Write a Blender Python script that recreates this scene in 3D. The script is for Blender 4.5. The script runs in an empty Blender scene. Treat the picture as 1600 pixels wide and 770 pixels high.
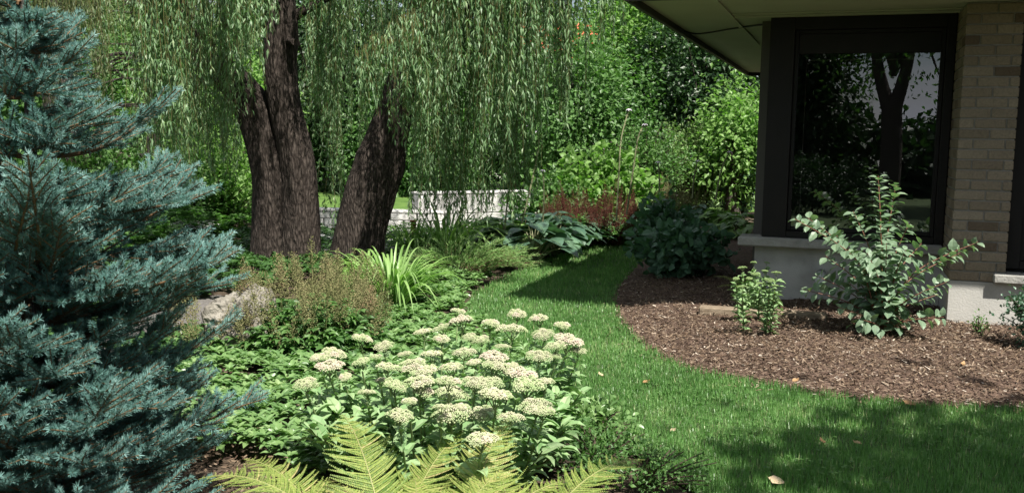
import bpy, math, random
import numpy as np
from mathutils import Vector, Matrix, noise
R = np.random.default_rng(7); random.seed(7)
sc = bpy.context.scene
COL = sc.collection
rad = math.radians

# ------------------------------------------------------------------ camera, sky, sun, exposure
EYE = 1.55; FPX = 1500.0; PITCH = rad(6.68); ROLL = rad(0.83)
cam_d = bpy.data.cameras.new("camera"); cam = bpy.data.objects.new("camera", cam_d); COL.objects.link(cam)
cam_d.sensor_width = 36; cam_d.lens = FPX / 1600 * 36; cam_d.clip_start = 0.05; cam_d.clip_end = 2000
CM = Matrix.Rotation(math.pi/2 - PITCH, 3, 'X') @ Matrix.Rotation(ROLL, 3, 'Z')
cam.matrix_world = Matrix.Translation((0, 0, EYE)) @ CM.to_4x4()
sc.camera = cam

SUN_AZ = math.atan2(-0.90, 0.435); SUN_EL = rad(56)
TO_SUN = Vector((math.cos(SUN_AZ)*math.cos(SUN_EL), math.sin(SUN_AZ)*math.cos(SUN_EL), math.sin(SUN_EL)))
w = bpy.data.worlds.new("World"); sc.world = w; w.use_nodes = True
nt = w.node_tree
sky = nt.nodes.new("ShaderNodeTexSky"); sky.sky_type = 'NISHITA'; sky.sun_disc = False
sky.sun_elevation = SUN_EL; sky.sun_rotation = math.atan2(TO_SUN.x, TO_SUN.y); sky.dust_density = 0.7
# broken white clouds in the sky
tcw = nt.nodes.new("ShaderNodeTexCoord"); mpw = nt.nodes.new("ShaderNodeMapping"); mpw.inputs["Scale"].default_value = (1, 1, 2.2); mpw.inputs["Location"].default_value = (.3, .8, .1)
nw = nt.nodes.new("ShaderNodeTexNoise"); nw.inputs["Scale"].default_value = 2.1; nw.inputs["Detail"].default_value = 8; nw.inputs["Roughness"].default_value = .58
rw = nt.nodes.new("ShaderNodeMapRange"); rw.inputs[1].default_value = .41; rw.inputs[2].default_value = .58; rw.interpolation_type = 'SMOOTHSTEP'
mw = nt.nodes.new("ShaderNodeMix"); mw.data_type = 'RGBA'; mw.inputs[7].default_value = (10, 10.2, 10.8, 1)
nt.links.new(tcw.outputs["Generated"], mpw.inputs[0]); nt.links.new(mpw.outputs[0], nw.inputs["Vector"]); nt.links.new(nw.outputs["Fac"], rw.inputs[0])
nt.links.new(rw.outputs[0], mw.inputs[0]); nt.links.new(sky.outputs[0], mw.inputs[6]); nt.links.new(mw.outputs[2], nt.nodes["Background"].inputs[0])
nt.nodes["Background"].inputs[1].default_value = 0.046
sd = bpy.data.lights.new("sun", 'SUN'); sd.energy = 5.0; sd.angle = rad(0.53); sd.color = (1, 0.95, 0.86)
so = bpy.data.objects.new("sun", sd); COL.objects.link(so); so.rotation_euler = TO_SUN.to_track_quat('Z', 'Y').to_euler(); so.location = (0, 0, 30)
sc.view_settings.view_transform = 'Standard'; sc.view_settings.look = 'None'
sc.view_settings.exposure = 1.0; sc.view_settings.gamma = 1
sc.cycles.max_bounces = 7; sc.cycles.diffuse_bounces = 3; sc.cycles.glossy_bounces = 3
sc.cycles.transmission_bounces = 4; sc.cycles.transparent_max_bounces = 8
sc.cycles.sample_clamp_indirect = 4; sc.cycles.caustics_reflective = False; sc.cycles.caustics_refractive = False

# ------------------------------------------------------------------ placing
def ray(px, py):
    return CM @ Vector(((px-800)/FPX, -(py-385)/FPX, -1))
def at(px, py, z=0.0):                       # point of the plane z seen at that place of the photo
    d = ray(px, py); t = (z-EYE)/d.z
    return Vector((d.x*t, d.y*t, z))
def atY(px, py, Y):
    d = ray(px, py); t = Y/d.y
    return Vector((d.x*t, Y, EYE+d.z*t))
def V(*a): return np.array(a, float)
def unit(a):
    a = np.asarray(a, float); return a/np.maximum(np.linalg.norm(a, axis=-1, keepdims=True), 1e-9)

# ------------------------------------------------------------------ mesh building
WLOC = {}
def thing(name, label, cat, loc=(0, 0, 0), group=None, kind=None):
    o = bpy.data.objects.new(name, None); COL.objects.link(o); o.location = loc
    o.empty_display_size = .1
    tag(o, label, cat, group, kind); WLOC[o] = Vector(loc); return o
def tag(o, label=None, cat=None, group=None, kind=None):
    if label: o["label"] = label
    if cat: o["category"] = cat
    if group: o["group"] = group
    if kind: o["kind"] = kind
    return o
def build(name, chunks, mats, parent=None, smooth=False, loc=None):
    """chunks: (verts, faces, rnd[, mat index[, u]]); world coordinates; one mesh object"""
    base = WLOC[parent] if parent is not None else Vector(loc or (0, 0, 0))
    vs, rn, us, lv, lt, mi = [], [], [], [], [], []; off = 0
    for c in chunks:
        v = np.asarray(c[0], float); f = np.asarray(c[1], int)
        if len(v) == 0: continue
        vs.append(v); lv.append((f+off).ravel()); lt.append(np.full(len(f), f.shape[1]))
        r = np.asarray(c[2], float) if len(c) > 2 and c[2] is not None else np.zeros(1)
        rn.append(np.broadcast_to(r, (len(v),)))
        mi.append(np.full(len(f), c[3] if len(c) > 3 else 0))
        u = np.asarray(c[4], float) if len(c) > 4 else np.zeros(1)
        us.append(np.broadcast_to(u, (len(v),)))
        off += len(v)
    vs = np.concatenate(vs) - np.array(base); lv = np.concatenate(lv); lt = np.concatenate(lt); mi = np.concatenate(mi)
    me = bpy.data.meshes.new(name)
    me.vertices.add(len(vs)); me.vertices.foreach_set("co", vs.astype(np.float32).ravel())
    me.loops.add(len(lv)); me.loops.foreach_set("vertex_index", lv.astype(np.int32))
    me.polygons.add(len(lt)); ls = np.concatenate([[0], np.cumsum(lt)[:-1]])
    me.polygons.foreach_set("loop_start", ls.astype(np.int32))
    me.polygons.foreach_set("material_index", mi.astype(np.int32))
    me.polygons.foreach_set("use_smooth", np.full(len(lt), smooth))
    a = me.attributes.new("rnd", 'FLOAT', 'POINT'); a.data.foreach_set("value", np.concatenate(rn).astype(np.float32))
    a = me.attributes.new("u", 'FLOAT', 'POINT'); a.data.foreach_set("value", np.concatenate(us).astype(np.float32))
    me.update(calc_edges=True); me.validate()
    for m in (mats if isinstance(mats, (list, tuple)) else [mats]): me.materials.append(m)
    o = bpy.data.objects.new(name, me); COL.objects.link(o)
    if parent is not None: o.parent = parent; WLOC[o] = base
    else: o.location = base; WLOC[o] = base
    return o
def copy_tree(o, parent=None):
    c = o.copy(); COL.objects.link(c)
    if parent is not None: c.parent = parent
    for ch in o.children: copy_tree(ch, c)
    return c

# leaf templates: length along y, width along x, normal z
def T_diamond(): return (np.array([(0,0,0),(.5,.45,.06),(0,1,-.12),(-.5,.45,.06)], float), np.array([(0,1,2,3)]))
def T_fold(): return (np.array([(0,0,0),(.5,.42,.10),(0,1,-.10),(-.5,.42,.10),(0,.45,0)], float), np.array([(0,1,4,4),(1,2,4,4),(2,3,4,4),(3,0,4,4)])[:, :3])
def T_ovate(droop=.15):
    m = np.array([(0,0,0),(0,.35,.03),(0,.7,-.02),(0,1,-droop)], float)
    l = np.array([(-.36,.2,.07),(-.5,.45,.10),(-.33,.75,.04)], float); r = l*[-1,1,1]
    v = np.vstack([m, l, r])
    f = np.array([(0,1,5,4),(1,2,6,5),(0,7,8,1),(1,8,9,2),(2,3,6,6),(2,9,3,3)])
    return v, f
def T_heart():
    m = np.array([(0,0,0),(0,.33,.03),(0,.68,0),(0,1,-.16)], float)
    l = np.array([(-.30,-.10,.05),(-.52,.2,.10),(-.47,.5,.09),(-.25,.8,-.02)], float); r = l*[-1,1,1]
    v = np.vstack([m, l, r])
    f = np.array([(0,1,5,4),(1,2,6,5),(2,3,7,6),(0,8,9,1),(1,9,10,2),(2,10,11,3)])
    return v, f
def leafset(T, P, D, N, L, W, rnd=None, mat=0):
    tv, tf = T; P = np.asarray(P, float); n = len(P)
    if n == 0: return (np.zeros((0,3)), np.zeros((0,tf.shape[1]), int), np.zeros(1), mat, np.zeros(1))
    D = unit(D); S = unit(np.cross(D, N)); N = np.cross(S, D)
    L = np.broadcast_to(np.asarray(L, float), (n,)); W = np.broadcast_to(np.asarray(W, float), (n,))
    v = (P[:, None] + (L[:, None]*tv[None, :, 1])[..., None]*D[:, None]
         + (W[:, None]*tv[None, :, 0])[..., None]*S[:, None] + (L[:, None]*tv[None, :, 2])[..., None]*N[:, None])
    f = tf[None] + (np.arange(n)*len(tv))[:, None, None]
    if rnd is None: rnd = R.random(n)
    r = np.repeat(rnd, len(tv)); u = np.tile(np.abs(tv[:, 0])*2, n)
    return (v.reshape(-1, 3), f.reshape(-1, tf.shape[1]), r, mat, u)
def tube(pts, rads, sides=6, rnd=0.5, mat=0, cap=True):
    pts = np.asarray(pts, float); n = len(pts); rads = np.broadcast_to(np.asarray(rads, float), (n,))
    t = unit(np.gradient(pts, axis=0)); ref = np.where(np.abs(t[:, 2:3]) > .9, V(1,0,0), V(0,0,1))
    a = unit(np.cross(t, ref)); 
    for i in range(1, n):                     # keep the frame from flipping
        a[i] = a[i-1] - t[i]*(a[i-1]@t[i]); a[i] /= max(np.linalg.norm(a[i]), 1e-9)
    b = np.cross(t, a)
    th = np.arange(sides)/sides*2*math.pi
    v = pts[:, None] + rads[:, None, None]*(np.cos(th)[None, :, None]*a[:, None] + np.sin(th)[None, :, None]*b[:, None])
    i = np.arange(n-1)[:, None]*sides; j = np.arange(sides)[None]; k = (j+1) % sides
    f = np.stack([i+j, i+k, i+sides+k, i+sides+j], -1).reshape(-1, 4)
    v = v.reshape(-1, 3)
    if cap:
        v = np.vstack([v, pts[-1:]]); c = len(v)-1
        s = (n-1)*sides; f = np.vstack([f, [(s+q, s+(q+1) % sides, c, c) for q in range(sides)]])
        f = f.astype(int)
        q4 = f[f[:, 2] != f[:, 3]]
        return (v, q4, rnd, mat) if sides > 12 else (v, f, rnd, mat)
    return (v, f, rnd, mat)
def fixdeg(c):
    v, f = c[0], np.asarray(c[1]); deg = f[:, 2] == f[:, 3] if f.shape[1] == 4 else np.zeros(len(f), bool)
    rest = c[2:]
    out = []
    if (~deg).any(): out.append((v, f[~deg]) + tuple(rest))
    if deg.any(): out.append((v, f[deg][:, :3]) + tuple(rest))
    return out
def smoothpath(pts, n=24):
    pts = np.asarray(pts, float); m = len(pts); t = np.linspace(0, m-1, n); out = []
    for x in t:
        i = min(int(x), m-2); u = x-i
        p0 = pts[max(i-1, 0)]; p1 = pts[i]; p2 = pts[i+1]; p3 = pts[min(i+2, m-1)]
        out.append(.5*((2*p1)+(-p0+p2)*u+(2*p0-5*p1+4*p2-p3)*u*u+(-p0+3*p1-3*p2+p3)*u**3))
    return np.array(out)
def box(c, s, rnd=0.5, mat=0, ax=None, bev=0.0):
    """box with centre c, size s, optional axes; bev cuts its edges"""
    x = np.array(s, float)/2; A = np.eye(3) if ax is None else np.array(ax, float)
    if bev <= 0:
        v = np.array([(i, j, k) for i in (-1, 1) for j in (-1, 1) for k in (-1, 1)], float)*x
        f = np.array([(0,1,3,2),(4,6,7,5),(0,4,5,1),(2,3,7,6),(0,2,6,4),(1,5,7,3)])
        return (v@A + np.array(c), f, rnd, mat)
    b = bev; vs = []; key = {}
    for i in (-1, 1):
        for j in (-1, 1):
            for k in (-1, 1):
                p = np.array((i*x[0], j*x[1], k*x[2])); sg = np.array((i, j, k))
                for a in range(3):
                    q = p - sg*b; q[a] = p[a]; key[(i, j, k, a)] = len(vs); vs.append(q)
    f = []
    for a in range(3):
        o = [(1, 2), (0, 2), (0, 1)][a]
        for s_ in (-1, 1):
            cyc = []
            for (m_, n_) in ((-1,-1),(1,-1),(1,1),(-1,1)):
                t = [0, 0, 0]; t[a] = s_; t[o[0]] = m_; t[o[1]] = n_; cyc.append(key[tuple(t)+(a,)])
            f.append(cyc)
        for m_ in (-1, 1):
            for n_ in (-1, 1):
                q = []
                for s_, aa in ((-1, o[0]), (1, o[0]), (1, o[1]), (-1, o[1])):
                    t = [0, 0, 0]; t[a] = s_; t[o[0]] = m_; t[o[1]] = n_; q.append(key[tuple(t)+(aa,)])
                f.append(q)
    for i in (-1, 1):
        for j in (-1, 1):
            for k in (-1, 1):
                q = [key[(i, j, k, a)] for a in range(3)]; f.append(q+[q[2]])
    return (np.array(vs)@A + np.array(c), np.array(f), rnd, mat)
def B(*a, **k): return fixdeg(box(*a, **k))
def inpoly(x, y, poly):
    poly = np.asarray(poly); n = len(poly); ins = np.zeros(np.shape(x), bool); j = n-1
    for i in range(n):
        xi, yi = poly[i]; xj, yj = poly[j]
        c = ((yi > y) != (yj > y)) & (x < (xj-xi)*(y-yi)/(yj-yi+1e-12)+xi); ins ^= c; j = i
    return ins
def distpoly(x, y, poly):
    poly = np.asarray(poly); d = np.full(np.shape(x), 1e9)
    for i in range(len(poly)):
        a = poly[i]; b = poly[(i+1) % len(poly)]; e = b-a; L = e@e+1e-12
        t = np.clip(((x-a[0])*e[0]+(y-a[1])*e[1])/L, 0, 1)
        d = np.minimum(d, np.hypot(x-a[0]-t*e[0], y-a[1]-t*e[1]))
    return d
def nz(p, s=1.0): return noise.noise(Vector((p[0]*s, p[1]*s, p[2]*s)))

# ------------------------------------------------------------------ materials
def mat(name):
    m = bpy.data.materials.new(name); m.use_nodes = True; return m, m.node_tree, m.node_tree.nodes["Principled BSDF"]
def ramp(nt, cols, fac=None, pos=None):
    r = nt.nodes.new("ShaderNodeValToRGB"); e = r.color_ramp.elements
    while len(e) < len(cols): e.new(.5)
    for i, c in enumerate(cols):
        e[i].position = pos[i] if pos else i/max(len(cols)-1, 1); e[i].color = tuple(c)+(1,)
    if fac is not None: nt.links.new(fac, r.inputs[0])
    return r
def attr(nt, n):
    a = nt.nodes.new("ShaderNodeAttribute"); a.attribute_name = n; return a.outputs["Fac"]
def leaf_mat(name, cols, rough=.5, trans=.3, spec=.35, vein=None, tcol=1.25, k=1.55):
    m, nt, p = mat(name)
    cols = [tuple(k*(.91*x+.09*sum(c)/3) for x in c) for c in cols]
    r = ramp(nt, cols, attr(nt, "rnd")); col = r.outputs[0]
    if vein:
        mx = nt.nodes.new("ShaderNodeMix"); mx.data_type = 'RGBA'
        v = nt.nodes.new("ShaderNodeMath"); v.operation = 'LESS_THAN'; v.inputs[1].default_value = .10
        nt.links.new(attr(nt, "u"), v.inputs[0]); nt.links.new(v.outputs[0], mx.inputs[0])
        nt.links.new(col, mx.inputs[6]); mx.inputs[7].default_value = tuple(vein)+(1,); col = mx.outputs[2]
    nt.links.new(col, p.inputs["Base Color"]); p.inputs["Roughness"].default_value = rough
    p.inputs["Specular IOR Level"].default_value = spec
    if trans > 0:
        t = nt.nodes.new("ShaderNodeBsdfTranslucent"); h = nt.nodes.new("ShaderNodeMix"); h.data_type = 'RGBA'; h.blend_type = 'MULTIPLY'
        h.inputs[0].default_value = 1; nt.links.new(col, h.inputs[6]); h.inputs[7].default_value = (tcol*.9, tcol*1.25, tcol*.5, 1)
        nt.links.new(h.outputs[2], t.inputs[0])
        s = nt.nodes.new("ShaderNodeMixShader"); s.inputs[0].default_value = trans
        nt.links.new(p.outputs[0], s.inputs[1]); nt.links.new(t.outputs[0], s.inputs[2])
        nt.links.new(s.outputs[0], nt.nodes["Material Output"].inputs[0])
    return m
def noise_mat(name, cols, scale=8, rough=.9, bump=.3, bscale=40, stretch=(1,1,1), spec=.3, detail=8, pos=None, bdist=.02):
    m, nt, p = mat(name)
    tc = nt.nodes.new("ShaderNodeTexCoord"); mp = nt.nodes.new("ShaderNodeMapping"); mp.inputs["Scale"].default_value = stretch
    nt.links.new(tc.outputs["Object"], mp.inputs[0])
    n = nt.nodes.new("ShaderNodeTexNoise"); n.inputs["Scale"].default_value = scale; n.inputs["Detail"].default_value = detail
    nt.links.new(mp.outputs[0], n.inputs["Vector"])
    r = ramp(nt, cols, n.outputs["Fac"], pos or [.3+.4*i/max(len(cols)-1, 1) for i in range(len(cols))]); nt.links.new(r.outputs[0], p.inputs["Base Color"])
    p.inputs["Roughness"].default_value = rough; p.inputs["Specular IOR Level"].default_value = spec
    if bump:
        n2 = nt.nodes.new("ShaderNodeTexNoise"); n2.inputs["Scale"].default_value = bscale; n2.inputs["Detail"].default_value = 6
        nt.links.new(mp.outputs[0], n2.inputs["Vector"])
        bp = nt.nodes.new("ShaderNodeBump"); bp.inputs["Strength"].default_value = bump; bp.inputs["Distance"].default_value = bdist
        nt.links.new(n2.outputs["Fac"], bp.inputs["Height"]); nt.links.new(bp.outputs[0], p.inputs["Normal"])
    return m
def attr_mat(name, cols, rough=.8, spec=.3, noise_amt=.0, nscale=60, bump=0):
    m, nt, p = mat(name)
    r = ramp(nt, cols, attr(nt, "rnd")); col = r.outputs[0]
    if noise_amt:
        tc = nt.nodes.new("ShaderNodeTexCoord"); n = nt.nodes.new("ShaderNodeTexNoise"); n.inputs["Scale"].default_value = nscale; n.inputs["Detail"].default_value = 7
        nt.links.new(tc.outputs["Object"], n.inputs["Vector"])
        mr = nt.nodes.new("ShaderNodeMapRange"); mr.inputs[1].default_value = .25; mr.inputs[2].default_value = .75; mr.inputs[3].default_value = 1-noise_amt; mr.inputs[4].default_value = 1+noise_amt
        nt.links.new(n.outputs["Fac"], mr.inputs[0])
        mx = nt.nodes.new("ShaderNodeMix"); mx.data_type = 'RGBA'; mx.blend_type = 'MULTIPLY'; mx.inputs[0].default_value = 1
        nt.links.new(col, mx.inputs[6]); nt.links.new(mr.outputs[0], mx.inputs[7]); col = mx.outputs[2]
        if bump:
            bp = nt.nodes.new("ShaderNodeBump"); bp.inputs["Strength"].default_value = bump; bp.inputs["Distance"].default_value = .01
            nt.links.new(n.outputs["Fac"], bp.inputs["Height"]); nt.links.new(bp.outputs[0], p.inputs["Normal"])
    nt.links.new(col, p.inputs["Base Color"]); p.inputs["Roughness"].default_value = rough; p.inputs["Specular IOR Level"].default_value = spec
    return m
def plain(name, c, rough=.6, spec=.4):
    m, nt, p = mat(name); p.inputs["Base Color"].default_value = tuple(c)+(1,); p.inputs["Roughness"].default_value = rough
    p.inputs["Specular IOR Level"].default_value = spec; return m

M = {}
M['soil'] = noise_mat('soil', [(.035,.025,.018),(.07,.05,.035),(.10,.075,.05)], 9, .95, .6, 60)
M['lawn_soil'] = noise_mat('lawn_soil', [(.05,.075,.03),(.08,.12,.045)], 6, .95, .4, 90)
M['grass'] = leaf_mat('grass', [(.040,.098,.021),(.066,.152,.037),(.098,.200,.054),(.23,.26,.12)], .40, .35, .45, k=1.6)
M['mulch'] = noise_mat('mulch', [(.05,.032,.024),(.11,.072,.053),(.17,.12,.09)], 30, .95, .8, 80)
M['chips'] = attr_mat('wood_chips', [(.028,.017,.013),(.09,.058,.038),(.165,.118,.08),(.265,.205,.15),(.56,.49,.41)], .85, .2)
M['gravel'] = noise_mat('path_gravel', [(.11,.10,.095),(.18,.17,.16)], 30, .95, .6, 120)
M['concrete'] = noise_mat('concrete', [(.30,.295,.275),(.42,.415,.39),(.46,.45,.425)], 3.5, .9, .25, 70, bdist=.01)
M['sill'] = noise_mat('sill_stone', [(.24,.235,.22),(.34,.335,.31)], 9, .9, .4, 50)
M['pale_stone'] = noise_mat('pale_stone', [(.40,.39,.375),(.56,.55,.535),(.64,.63,.615)], 3, .9, .4, 30)
M['pale_path'] = noise_mat('pale_path', [(.52,.51,.50),(.64,.63,.62)], 3, .9, .3, 50)
M['far_grass'] = noise_mat('far_grass', [(.05,.11,.02),(.11,.19,.04)], 2, .9, .5, 40)
M['brick'] = attr_mat('brick', [(.11,.082,.058),(.18,.145,.105),(.23,.19,.14),(.27,.225,.17)], .9, .2, .25, 70, .4)
M['mortar'] = noise_mat('mortar', [(.24,.225,.20),(.30,.285,.26)], 30, .95, .4, 120)
M['soffit'] = noise_mat('soffit_paint', [(.36,.36,.28),(.41,.41,.33)], 2, .7, .05, 20)
M['trim'] = noise_mat('dark_brown_trim', [(.006,.005,.0045),(.010,.008,.007)], 6, .6, .1, 60)
M['fascia'] = noise_mat('fascia_brown', [(.012,.009,.008),(.020,.015,.012)], 6, .5, .1, 60)
M['shingle'] = noise_mat('roof_shingle', [(.05,.045,.04),(.09,.08,.07)], 20, .95, .5, 60)
M['room'] = plain('room_wall', (.10,.095,.085), .9)
M['pvc'] = noise_mat('grey_pipe', [(.40,.41,.40),(.48,.49,.48)], 12, .5, .05, 40)
M['cable'] = plain('black_cable', (.012,.012,.012), .6)
M['timber'] = noise_mat('weathered_timber', [(.17,.13,.09),(.32,.26,.19)], 5, .9, .6, 30, (1,12,12))
M['rock'] = noise_mat('limestone', [(.07,.062,.052),(.20,.185,.155),(.31,.29,.25)], 5, .95, .9, 18, bdist=.05)
def bark_mat(name, cols, sc_=(15,15,4.6), bump=1.0):
    m, nt, p = mat(name)
    tc = nt.nodes.new("ShaderNodeTexCoord"); mp = nt.nodes.new("ShaderNodeMapping"); mp.inputs["Scale"].default_value = sc_
    nt.links.new(tc.outputs["Object"], mp.inputs[0])
    n0 = nt.nodes.new("ShaderNodeTexNoise"); n0.inputs["Scale"].default_value = 1.2; n0.inputs["Detail"].default_value = 4
    nt.links.new(mp.outputs[0], n0.inputs["Vector"])
    mx = nt.nodes.new("ShaderNodeMix"); mx.data_type = 'VECTOR'; mx.inputs[0].default_value = .35
    nt.links.new(mp.outputs[0], mx.inputs[4]); nt.links.new(n0.outputs["Color"], mx.inputs[5])
    vo = nt.nodes.new("ShaderNodeTexVoronoi"); vo.feature = 'DISTANCE_TO_EDGE'; vo.inputs["Scale"].default_value = 3.2
    nt.links.new(mx.outputs[1], vo.inputs["Vector"])
    n1 = nt.nodes.new("ShaderNodeTexNoise"); n1.inputs["Scale"].default_value = 4; n1.inputs["Detail"].default_value = 8
    nt.links.new(mp.outputs[0], n1.inputs["Vector"])
    ad = nt.nodes.new("ShaderNodeMath"); ad.operation = 'MULTIPLY_ADD'; ad.inputs[1].default_value = 1.2
    nt.links.new(vo.outputs["Distance"], ad.inputs[0]); nt.links.new(n1.outputs["Fac"], ad.inputs[2])
    r = ramp(nt, cols, ad.outputs[0], [.35+.6*i/(len(cols)-1) for i in range(len(cols))]); nt.links.new(r.outputs[0], p.inputs["Base Color"])
    bp = nt.nodes.new("ShaderNodeBump"); bp.inputs["Strength"].default_value = bump; bp.inputs["Distance"].default_value = .04
    nt.links.new(ad.outputs[0], bp.inputs["Height"]); nt.links.new(bp.outputs[0], p.inputs["Normal"])
    p.inputs["Roughness"].default_value = .95; p.inputs["Specular IOR Level"].default_value = .15
    return m
M['bark'] = bark_mat('willow_bark', [(.016,.0125,.011),(.04,.032,.027),(.08,.065,.056)], (15,15,3.6), .8)
M['bark2'] = bark_mat('dark_bark', [(.035,.03,.027),(.09,.075,.065),(.13,.11,.10)], (30,30,8), .7)
M['twig'] = attr_mat('twig', [(.10,.065,.04),(.16,.10,.06)], .85)
M['dark_twig'] = attr_mat('dark_twig', [(.045,.035,.025),(.07,.05,.035)], .85)
M['willow_twig'] = attr_mat('willow_twig', [(.10,.10,.035),(.14,.13,.05)], .8)
M['willow'] = leaf_mat('willow_leaf', [(.038,.08,.032),(.065,.122,.05),(.10,.165,.075),(.17,.22,.115)], .45, .35, .4, k=1.8)
M['willow_shade_olive'] = leaf_mat('willow_leaf_shade_olive', [(.04,.055,.022),(.065,.085,.035),(.09,.12,.05)], .5, .3, .35)  # darker copy of the willow leaf, shade put into the colour
M['needle'] = leaf_mat('spruce_needle', [(.028,.075,.062),(.06,.145,.13),(.105,.21,.195),(.19,.30,.285)], .5, .12, .3, tcol=1, k=1.5)
M['spruce_twig'] = attr_mat('spruce_twig', [(.11,.065,.035),(.20,.115,.055)], .8)
M['leaf_dark'] = leaf_mat('leaf_dark', [(.016,.045,.014),(.03,.075,.022),(.05,.105,.032)], .45, .25, .35, k=.8)
M['leaf_painted_shade'] = leaf_mat('leaf_painted_shade', [(.012,.034,.009),(.02,.055,.014),(.04,.095,.024)], .4, .25, .4, k=1.15)  # dark green, with the shade over the big tree put into the colour
M['leaf_mid'] = leaf_mat('leaf_mid', [(.035,.09,.022),(.06,.13,.032),(.09,.17,.045)], .45, .35, .4)
M['leaf_light'] = leaf_mat('leaf_light', [(.07,.14,.03),(.11,.20,.045),(.15,.25,.07)], .45, .4, .4)
M['leaf_blue'] = leaf_mat('leaf_blue_green', [(.03,.075,.04),(.05,.11,.065),(.08,.15,.10)], .4, .25, .4)
M['leaf_olive'] = leaf_mat('leaf_olive', [(.06,.11,.03),(.10,.155,.05),(.135,.19,.07)], .5, .35, .35)
M['pachy'] = leaf_mat('groundcover_leaf', [(.045,.10,.03),(.08,.155,.045),(.12,.205,.065),(.19,.265,.11)], .34, .25, .5, k=1.45)
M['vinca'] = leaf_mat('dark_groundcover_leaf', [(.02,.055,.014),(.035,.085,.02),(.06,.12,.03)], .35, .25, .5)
M['sedum_leaf'] = leaf_mat('sedum_leaf', [(.08,.15,.055),(.12,.20,.08),(.18,.26,.12)], .5, .2, .35, (.22,.29,.15), k=1.75)
M['sedum_flower'] = attr_mat('sedum_flower', [(.25,.33,.15),(.40,.42,.26),(.46,.41,.32),(.42,.29,.26)], .8, .2)
M['sedum_bud'] = attr_mat('sedum_bud', [(.16,.24,.09),(.24,.33,.14),(.32,.40,.19)], .8, .2)
M['sedum_stem'] = attr_mat('sedum_stem', [(.14,.20,.08),(.19,.25,.11)], .6)
M['fern'] = leaf_mat('fern_frond', [(.08,.14,.028),(.15,.20,.04),(.21,.245,.06),(.30,.26,.10)], .5, .35, .3)
M['fern_stem'] = attr_mat('fern_stem', [(.25,.26,.10),(.30,.30,.13)], .6)
M['hosta'] = leaf_mat('hosta_leaf', [(.035,.085,.05),(.06,.12,.075),(.085,.16,.09)], .4, .2, .45, (.09,.16,.09), k=1.45)
M['hosta_green'] = leaf_mat('hosta_leaf_green', [(.06,.12,.03),(.10,.18,.045),(.15,.24,.07)], .4, .25, .45)
M['scape'] = attr_mat('flower_stalk', [(.24,.26,.14),(.30,.30,.18)], .7)
M['petal'] = attr_mat('pale_petal', [(.62,.55,.68),(.75,.70,.78)], .7)
M['astilbe'] = attr_mat('astilbe_seed_head', [(.085,.10,.038),(.15,.155,.065),(.21,.205,.10),(.20,.13,.08)], .9, .1)
M['astilbe_red'] = attr_mat('astilbe_red_plume', [(.06,.022,.018),(.11,.04,.03),(.12,.07,.042)], .9, .1)
M['daylily'] = leaf_mat('daylily_blade', [(.08,.15,.035),(.125,.21,.055),(.19,.28,.10)], .4, .35, .45, k=1.75)
M['juniper'] = leaf_mat('juniper_spray', [(.07,.13,.04),(.11,.18,.055),(.15,.23,.08)], .55, .3, .25, k=2.0)
M['viburnum'] = leaf_mat('shrub_leaf', [(.06,.105,.065),(.095,.155,.095),(.135,.20,.125),(.20,.27,.16)], .42, .25, .45, (.17,.24,.15), k=1.4)
M['red_twig'] = attr_mat('reddish_stem', [(.16,.075,.05),(.22,.11,.07)], .7)
M['dry_leaf'] = attr_mat('dry_leaf', [(.22,.12,.05),(.38,.24,.12),(.50,.40,.26)], .8)
M['rust'] = noise_mat('rusty_red', [(.22,.06,.035),(.30,.10,.06)], 12, .8)
M['red_roof'] = noise_mat('red_roof_tile', [(.50,.11,.06),(.60,.16,.09)], 6, .8)
M['white_wall'] = noise_mat('white_render', [(.62,.60,.57),(.72,.70,.66)], 3, .9)
M['dark_glass'] = plain('dark_glass', (.02,.025,.03), .1, .6)
M['daisy'] = attr_mat('white_petals', [(.55,.55,.50),(.72,.72,.68)], .8)
M['orange_petal'] = attr_mat('orange_petal', [(.60,.22,.03),(.70,.34,.05)], .7)
def glass_mat():
    m, nt, p = mat('window_glass'); nt.nodes.remove(p)
    t = nt.nodes.new("ShaderNodeBsdfTransparent"); t.inputs[0].default_value = (.62,.66,.64,1)
    g = nt.nodes.new("ShaderNodeBsdfGlossy"); g.inputs["Roughness"].default_value = 0.0; g.inputs["Color"].default_value = (.92,.94,1,1)
    f = nt.nodes.new("ShaderNodeFresnel"); f.inputs["IOR"].default_value = 2.2
    s = nt.nodes.new("ShaderNodeMixShader")
    nt.links.new(f.outputs[0], s.inputs[0]); nt.links.new(t.outputs[0], s.inputs[1]); nt.links.new(g.outputs[0], s.inputs[2])
    nt.links.new(s.outputs[0], nt.nodes["Material Output"].inputs[0]); return m
M['glass'] = glass_mat()

# ------------------------------------------------------------------ outlines on the ground
RIGHT_EDGE = [(1012,379),(1026,388),(1010,404),(985,425),(963,450),(958,472),(966,498),(990,530),(1030,560),(1080,580),(1180,602),(1300,622),(1450,638),(1600,643),(1750,645)]
LEFT_EDGE = [(1150,800),(1090,768),(1022,724),(950,684),(905,645),(865,600),(800,545),(742,500),(733,478),(745,460),(775,443),(815,424),(870,402),(930,386),(985,377)]
lawn = [tuple(at(*p).xy) for p in RIGHT_EDGE] + [(6.5, 3.9), (16, -40), (-18, -40), (-4, .5), (.6, 2.5)] + [tuple(at(*p).xy) for p in LEFT_EDGE]
lawn = np.array(lawn)
TH = 0.334
U = V(math.cos(TH), -math.sin(TH), 0); N_ = V(-math.sin(TH), -math.cos(TH), 0)   # along the window wall; outward
O = V(2.245, 8.6, 0)                        # left end of the window wall
Pc = V(3.45, 7.5, 0)                        # near left corner of the brick pillar
PIL_D = (O-Pc)@N_ * -1                      # how far the pillar stands out
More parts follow.
